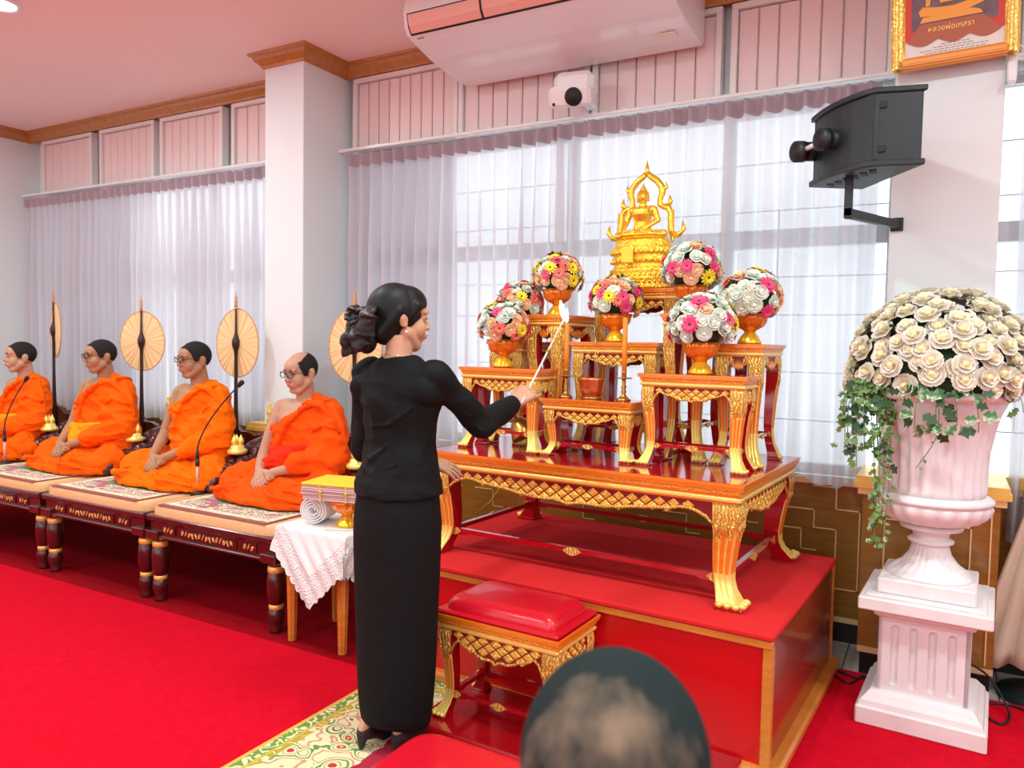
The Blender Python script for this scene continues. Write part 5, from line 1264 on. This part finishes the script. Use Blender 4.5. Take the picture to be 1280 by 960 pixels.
# monks' fans
def talapat(x, y, rz, label, w_=.165, h_=.21, zc=1.40):
    t = thing('ceremonial_fan', label, 'fan', (x, y, 0), rz)
    g = G(); g.lathe([(.05, .012), (.05, .03), (.02, .05)], 20); g.build('foot', 'darkwood', t)
    g = G(); g.lathe([(.013, .04), (.015, .6), (.017, .9), (.013, 1.0), (.011, 1.15), (.010, 1.3), (.012, zc-.055), (.024, zc-.02), (.026, zc+.01), (.014, zc+.045), (.008, zc+.07), (.006, zc+.22)], 16); g.build('pole', 'darkwood', t)
    g = G(); n = 48
    F = [(0, 0, zc)]; rim = [(w_*math.cos(i*2*PI/n)*(1-.05*math.sin(i*2*PI/n)), 0, zc+h_*math.sin(i*2*PI/n)) for i in range(n)]
    R_ = 5; vs = []
    for sd in (0, 1):
        for r in range(R_+1):
            for i in range(n): vs.append((rim[i][0]*r/R_, .014+(.004 if sd else -.002)-.006*(1-r/R_)+(.0022 if i % 2 else 0)*(r > 0), zc+(rim[i][2]-zc)*r/R_))
    fs = []
    for sd in (0, 1):
        o_ = sd*(R_+1)*n
        for r in range(R_):
            for i in range(n): j = (i+1) % n; fs.append((o_+r*n+i, o_+r*n+j, o_+(r+1)*n+j, o_+(r+1)*n+i))
    g.add([(v[0], v[1], v[2]-zc) for v in vs], fs, 0, True); g.build('woven_disc', 'fan', t, (0, 0, zc))
    g = G(); g.tube([(p[0], .015, p[2]) for p in rim], .0045, 6, cyc=True); g.build('disc_rim', 'fan_rim', t)
    g = G(); g.lathe([(.006, 0), (.014, .012), (.008, .024), (.013, .036), (.006, .05), (.010, .062), (.003, .08), (.001, .11)], 14, c=(0, 0, zc+h_+.005)); g.build('finial', 'fan_rim', t)
talapat(-6.07, 3.47, math.radians(-18), 'round woven monk\'s fan on a dark pole, seen nearly edge-on behind the leftmost monk', zc=1.47)
talapat(-4.99, 3.47, math.radians(25), 'round woven monk\'s fan on a dark pole, between the second and third monks')
talapat(-4.02, 3.47, math.radians(100-90), 'round woven monk\'s fan on a dark pole, directly behind the third monk\'s shoulder', h_=.222)
talapat(-3.02, 3.47, math.radians(18), 'round woven monk\'s fan half hidden behind the woman\'s head', h_=.222)
# gooseneck microphones
def gooseneck(x, y, zb, top, label):
    t = thing('microphone', label, 'microphone', (x, y, zb)); X, Y, Z = top
    g = G(); g.lathe([(.045, 0), (.045, .012), (.012, .02)], 20); g.build('base', 'black_plastic', t)
    g = G(); g.cyl((0, 0, .02), (0, 0, .16), .008, n=12); g.build('stem', 'mic_pink', t)
    g = G(); g.cyl((0, 0, .16), (0, 0, .20), .012, n=12); g.cyl((0, 0, .20), (0, 0, .25), .009, n=12); g.build('switch_housing', 'black_plastic', t)
    pts = []
    for k in range(13):
        f = k/12; pts.append((X*f**1.5, Y*f**1.5, .25+(Z-.25)*f))
    g = G(); g.tube(pts, .0042, 8); g.build('gooseneck', 'black_plastic', t)
    p = Vector(pts[-1]); d = (p-Vector(pts[-2])).normalized(); g = G(); g.cap(p-d*.005, p+d*.028, .012, .014); g.build('capsule', 'black_dark', t)
gooseneck(-3.70, 2.92, .537, (.40, -.05, .64), 'gooseneck microphone in front of the third monk, leaning right')
gooseneck(-5.60, 2.86, .537, (.42, -.08, .60), 'gooseneck microphone in front of the leftmost monk')

# ---------------------------------------------------------------- side table with lace cloth, roll, bowl and robes
ST = Vector((-2.475, 2.75, 0)); t = thing('side_table', 'small wooden side table with fluted tapering legs under the lace cloth', 'table', ST)
g = G(); g.box(-.20, .20, -.19, .19, .545, .562, b=.004); g.build('top', 'plat_trim', t)
g = G()
for a in ((-.18, .18, -.175, -.16), (-.18, .18, .16, .175), (-.18, -.165, -.16, .16), (.165, .18, -.16, .16)): g.box(*a, .47, .545)
g.build('apron', 'plat_trim', t)
for sx in (-1, 1):
    for sy in (-1, 1):
        g = G(); rg = []
        for z, h in ((.012, .016), (.03, .017), (.30, .023), (.44, .026), (.545, .026)):
            rg.append([(sx*.155+h*math.cos(a*2*PI/16)*(1.1 if a % 2 else .96)*1.1, sy*.150+h*math.sin(a*2*PI/16)*(1.1 if a % 2 else .96)*1.1, z) for a in range(16)])
        g.rings(rg, smooth=False); g.build('leg', 'plat_trim', t)
# lace cloth laid cornerwise
c = thing('table_cloth', 'white lace-edged cloth draped cornerwise over the side table', 'cloth', ST+Vector((0, 0, .5635)))
CX = .035
def clothz(x, y):     # drape outside the table edge
    ex, ey = max(0, abs(x)-.205), max(0, abs(y)-.195)
    return ex, ey
Sq = .385; N_ = 64; vs = []; fs = []; mi = []
for i in range(N_+1):
    for j in range(N_+1):
        a, b = (i/N_*2-1)*Sq, (j/N_*2-1)*Sq; x, y = (a-b)*.7071+CX, (a+b)*.7071
        edge = Sq-max(abs(a), abs(b))
        if edge < .008: k = 1+.020*(abs(math.sin((a-b)*70))-.5)*1.4; x *= k; y *= k
        ex, ey = clothz(x, y); zz = -(ex+ey); fo = .014*math.sin(x*38+y*31)*min(1, (ex+ey)*8)
        X = math.copysign(min(abs(x), .205)+ex*.10+(.006+abs(fo) if ex > 0 else 0), x); Y = math.copysign(min(abs(y), .195)+ey*.10+(.006+abs(fo) if ey > 0 else 0), y)
        vs.append((X, Y, zz+.002))
for i in range(N_):
    for j in range(N_):
        fs.append((i*(N_+1)+j, (i+1)*(N_+1)+j, (i+1)*(N_+1)+j+1, i*(N_+1)+j+1)); e = min(i, j, N_-1-i, N_-1-j); mi.append(e)
g = G(); g.add(vs, [f for f, e in zip(fs, mi) if e >= 9], 0, True); g.build('linen', 'white_cloth', c)
g = G(); g.add(vs, [f for f, e in zip(fs, mi) if e < 9], 0, True); g.build('lace_border', 'white_lace', c)
# rolled white towel
t = thing('cloth_roll', 'rolled white cloth lying on the side table, spiral end forward', 'cloth roll', ST+Vector((-.09, -.04, .5675+.068)), math.radians(20))
g = G(); L = .16; n = 110; vs = []
for k in range(n):
    a = k*.24; r = .012+.0515*k/n; vs += [(r*math.cos(a), -L/2-.012*(1-k/n), r*math.sin(a)), (r*math.cos(a), L/2, r*math.sin(a))]
g.add(vs, [(2*k, 2*k+1, 2*k+3, 2*k+2) for k in range(n-1)], 0, True); o = g.build('rolled_cloth', 'white_cloth', t); so = o.modifiers.new('s', 'SOLIDIFY'); so.thickness = .0075; so.offset = 1
# saucer cloth, bowl and folded robes
g = G(); g.box(-.085, .085, -.075, .075, 0, .004, b=.0015); tag(g.build('napkin', 'cream_cloth', None, ST+Vector((.10, -.06, .5675)), .4), 'small cream napkin under the gold bowl on the side table', 'napkin')
bowl(ST+Vector((.10, -.06, .5725)), 'gold pedestal bowl on the side table carrying the folded robes', .075, .125)
t = thing('folded_robes', 'tied stack of folded monks\' robes with yellow cloth on top, on the gold bowl', 'cloth stack', ST+Vector((.075, -.05, .6995)), math.radians(12))
rnd = random.Random(5); z = 0
for k in range(9):
    h = .0085 if k < 8 else .012; g = G(); q = rnd.uniform(-.004, .004); g.X = Matrix.Translation((q, rnd.uniform(-.004, .004), 0)); w_, d_ = .165-.002*abs(k-4), .115
    g.box(-w_, w_, -d_, d_, z, z+h-.0008, b=.004); g.build('folded_cloth', 'yellow_cloth' if k == 8 else 'lilac_cloth', t); z += h
for x in (-.06, .07):
    g = G(); g.box(x-.003, x+.003, -.118, -.1155, -.001, z, b=.0005); g.box(x-.003, x+.003, .1155, .118, -.001, z); g.tube([(x-.012, -.119, z*.5), (x, -.122, z*.55), (x+.012, -.119, z*.5), (x, -.121, z*.45)], .0025, 6, cyc=True); g.build('tie', 'yellow_cloth', t)

# ---------------------------------------------------------------- pedestal, urn, roses, ivy
PC = Vector((-.022, 3.335, .0122)); PR_ = math.radians(-3)
t = thing('pedestal', 'white plaster pedestal with fluted panels under the urn', 'pedestal', PC, PR_)
def sq(g, h, z0, z1, b=.004, mi=0): g.box(-h, h, -h, h, z0, z1, mi, b=b)
g = G(); sq(g, .215, 0, .07, .006); rgs = []
for z, h in ((.07, .205), (.09, .200), (.105, .185), (.115, .178), (.125, .168)): rgs.append([(-h, -h, z), (h, -h, z), (h, h, z), (-h, h, z)])
g.rings(rgs, smooth=False); g.build('base', 'plaster', t)
# shaft with sunken flutes
hs, z0, z1 = .150, .125, .405
g = G(); sq(g, hs-.014, z0, z1); g.build('core', 'plaster_pink_shade', t)
for rot in range(4):
    g = G(); fw_, gap = .030, .0; xs = [-.094, -.031, .031, .094]
    edges = [-hs]+[v for x in xs for v in (x-.014, x+.014)]+[hs]
    for i in range(0, len(edges), 2): g.box(edges[i], edges[i+1], -hs, -hs+.014, z0, z1)
    for x in xs:
        for za, zb_, sg in ((z0, z0+.038, 1), (z1-.038, z1, -1)):
            pts = []
            n = 8; zc = zb_ if sg > 0 else za
            for k in range(n+1): a = PI*k/n; pts.append((x+.014*math.cos(a), zc-sg*.014*math.sin(a)))
            pts += [(x-.014, za if sg > 0 else zb_), (x+.014, za if sg > 0 else zb_)] ; g.prism(pts, -hs, -hs+.014)
    o = g.build('fluted_face', 'plaster_pink_shade', t); o.rotation_euler = (0, 0, rot*PI/2)
g = G(); rgs = []
for z, h in ((.405, .152), (.415, .165), (.425, .168), (.432, .185), (.44, .205)): rgs.append([(-h, -h, z), (h, -h, z), (h, h, z), (-h, h, z)])
g.rings(rgs, smooth=False); g.build('cornice', 'plaster_pink_shade', t)
g = G(); sq(g, .218, .44, .488, .005); sq(g, .195, .488, .497, .003); g.build('cap', 'plaster', t)
UZ = .4975
u = thing('urn', 'large white fluted plaster urn on the pedestal, filled with roses', 'urn', PC+Vector((0, 0, UZ)), PR_)
g = G(); sq(g, .162, 0, .058, .006); g.build('plinth', 'plaster', u)
g = G(); g.lathe([(.150, .058), (.148, .066), (.128, .082, .04), (.095, .105, .055), (.070, .140, .055), (.062, .172, .04), (.060, .185)], 72, flute=24); g.build('foot', 'plaster', u)
g = G(); g.lathe([(.062, .180), (.078, .186), (.080, .194), (.072, .200), (.060, .203), (.064, .222), (.078, .236), (.106, .240), (.110, .248), (.10, .256), (.07, .262)], 64); g.build('neck_rings', 'plaster', u)
g = G(); g.lathe([(.05, .258), (.11, .262, .0), (.158, .278, .035), (.188, .305, .04), (.198, .332, .025), (.190, .350, 0)], 96, flute=20); g.build('bowl_bottom', 'plaster_pink_shade', u)
g = G(); g.lathe([(.190, .345), (.202, .350), (.205, .362), (.192, .372), (.178, .378)], 96); g.build('bowl_ring', 'plaster', u)
g = G(); g.lathe([(.176, .374, .0), (.172, .40, .035), (.170, .46, .045), (.174, .54, .045), (.188, .62, .040), (.206, .680, .02), (.232, .728, .0), (.225, .735)], 128, flute=26); g.build('bowl_wall', 'plaster_pink_shade', u)
g = G(); g.lathe([(.226, .728), (.262, .742), (.268, .752), (.266, .766), (.245, .772), (.225, .768), (.215, .70), (.05, .68)], 96); g.build('rim', 'plaster', u)
R = thing('rose_bouquet', 'large dome of cream roses filling the white urn', 'flowers', PC+Vector((0, 0, UZ+.745)))
g = G(); g.ell((0, 0, .10), (.262, .252, .235), 28, 18); g.build('foliage_core', 'leaf', R)
MRB = rose_mesh(.046, ['rose', 'rose_c'], name='big_rose'); MLB = leaf_mesh(.085, .03, 'leaf', 'rose_leaf')
rnd = random.Random(11); n = 185; k = 0
for i in range(n):
    f = (i+.5)/n; zz = 1-f*1.22; az = i*2.39996; rr = math.sqrt(max(0, 1-zz*zz)); d = Vector((rr*math.cos(az), rr*math.sin(az), zz)); d = (d+Vector([rnd.uniform(-.07, .07) for _ in range(3)])).normalized()
    q = rnd.uniform(.95, 1.06); p = Vector((d.x*.292*q, d.y*.275*q, .09+d.z*.285*q))
    if p.z < .02: continue
    o = link('cream_rose', MRB, R, p); aim(o, (d+Vector((0, 0, .15))), rnd.uniform(0, 6)); s_ = rnd.uniform(.86, 1.08); o.scale = (s_, s_, s_*1.15)
for i in range(60):
    az = rnd.uniform(0, 6.28); zz = rnd.uniform(-.1, .95); rr = math.sqrt(1-zz*zz); d = Vector((rr*math.cos(az), rr*math.sin(az), zz)); o = link('leaf', MLB, R, (d.x*.25, d.y*.24, .09+d.z*.25)); o.rotation_mode = 'QUATERNION'; o.rotation_quaternion = (d+Vector([rnd.uniform(-.6, .6) for _ in range(3)])).to_track_quat('X', 'Z')
# trailing ivy
def ivy_leaf(L, name, m):
    g = G(); out = [(0, 0), (.25, .32), (.42, .18), (.55, .42), (.72, .18), (1, 0)]; vs = [(x*L, y*L, -.10*L*x*x+.05*L*abs(y)) for x, y in out]+[(x*L, -y*L, -.10*L*x*x+.05*L*abs(y)) for x, y in out[1:-1]]+[(x*L, 0, -.12*L*x*x-.02*L) for x in (.3, .6)]
    g.add(vs, [(0, 1, 10), (1, 2, 10), (2, 11, 10), (2, 3, 11), (3, 4, 11), (4, 5, 11), (0, 10, 6), (6, 10, 7), (7, 10, 11), (7, 11, 8), (8, 11, 9), (9, 11, 5)], 0, True); return g.mesh(name, [m])
IV = [ivy_leaf(.045, 'ivy_leaf', 'leaf_v'), ivy_leaf(.042, 'ivy_leaf', 'leaf_w'), ivy_leaf(.055, 'ivy_leaf', 'leaf'), ivy_leaf(.060, 'ivy_leaf', 'leaf_w')]
def vine(t, pts, n, kinds, spread, rs, sz=1.):
    g = G(); P = []
    for i in range(len(pts)-1):
        p0 = Vector(pts[max(i-1, 0)]); p1 = Vector(pts[i]); p2 = Vector(pts[i+1]); p3 = Vector(pts[min(i+2, len(pts)-1)])
        for k in range(6): q = k/6; P.append(.5*((2*p1)+(-p0+p2)*q+(2*p0-5*p1+4*p2-p3)*q*q+(-p0+3*p1-3*p2+p3)*q**3))
    P.append(Vector(pts[-1])); g.tube(P, .0016, 5); g.build('stem', 'leaf_v', t)
    rnd = random.Random(rs)
    for k in range(n):
        f = (k+.5)/n*(len(P)-1); i = int(f); p = P[i].lerp(P[min(i+1, len(P)-1)], f-i); d = Vector((rnd.uniform(-1, 1), rnd.uniform(-1, .35), rnd.uniform(-1.0, .1))).normalized()
        o = link('ivy_leaf', IV[rnd.choice(kinds)], t, p+d*spread*rnd.random()); o.rotation_mode = 'QUATERNION'; nrm = Vector((rnd.uniform(-.5, .5), -1, rnd.uniform(-.1, .8)))
        x = d; z = (nrm-x*nrm.dot(x)).normalized(); y = z.cross(x); o.rotation_quaternion = Matrix((x, y, z)).transposed().to_quaternion(); s_ = rnd.uniform(.75, 1.15)*sz; o.scale = (s_,)*3
t = thing('trailing_ivy', 'green ivy trailing down the left side of the urn', 'ivy', PC+Vector((0, 0, UZ+.76)))
b = (-.20, -.17, .02)
for k in range(14):
    a = rnd.uniform(-.055, .10); L = rnd.uniform(.10, .30); vine(t, [(-.18, -.17, .03), (-.225+a*.6, -.20, .05), (-.255+a, -.22, -.04), (-.25+a*1.1, -.22, -L)], 18, [0, 0, 1, 2], .035, k+20, .82)
for k in range(4): a = k*.016; vine(t, [(-.19, -.18, .03), (-.215+a, -.21, -.02), (-.200+a, -.215, -.16), (-.19+a, -.21, -.32), (-.185+a*.7, -.205, -.42-.05*k)], 24, [0, 0, 1], .016, k+50, .62)
vine(t, [(-.19, -.19, -.3), (-.18, -.21, -.42), (-.185, -.205, -.50), (-.175, -.205, -.565)], 14, [0, 1], .02, 77, .8)
t = thing('trailing_ivy', 'dark variegated ivy sprig hanging over the front of the urn rim', 'ivy', PC+Vector((0, 0, UZ+.76)))
for k in range(5): a = -.10+.05*k; vine(t, [(a*.5, -.22, .04), (a, -.285, .03), (a*1.25, -.30, -.05), (a*1.3, -.285, -.10-.02*(k % 3))], 8, [2, 3, 3], .03, k+90, 1.05)
vine(t, [(0, -.27, 0), (.01, -.29, -.08), (0, -.26, -.16), (-.04, -.235, -.24), (-.055, -.235, -.265)], 5, [0], .01, 99, .45)
t = thing('trailing_ivy', 'small green ivy sprig at the right end of the urn rim', 'ivy', PC+Vector((0, 0, UZ+.76))); vine(t, [(.20, -.16, .03), (.25, -.18, .0), (.262, -.18, -.05)], 5, [0, 3], .02, 5, .8)
g = G(); g.tube([(-2.20, 3.93, .80), (-2.238, 3.90, .611), (-2.318, 3.89, .489), (-2.417, 3.88, .409)], .012, 8, flat=.3)
tag(g.build('strap', 'rw_gold'), 'yellow strap hanging against the wooden panelling behind the altar platform', 'strap')
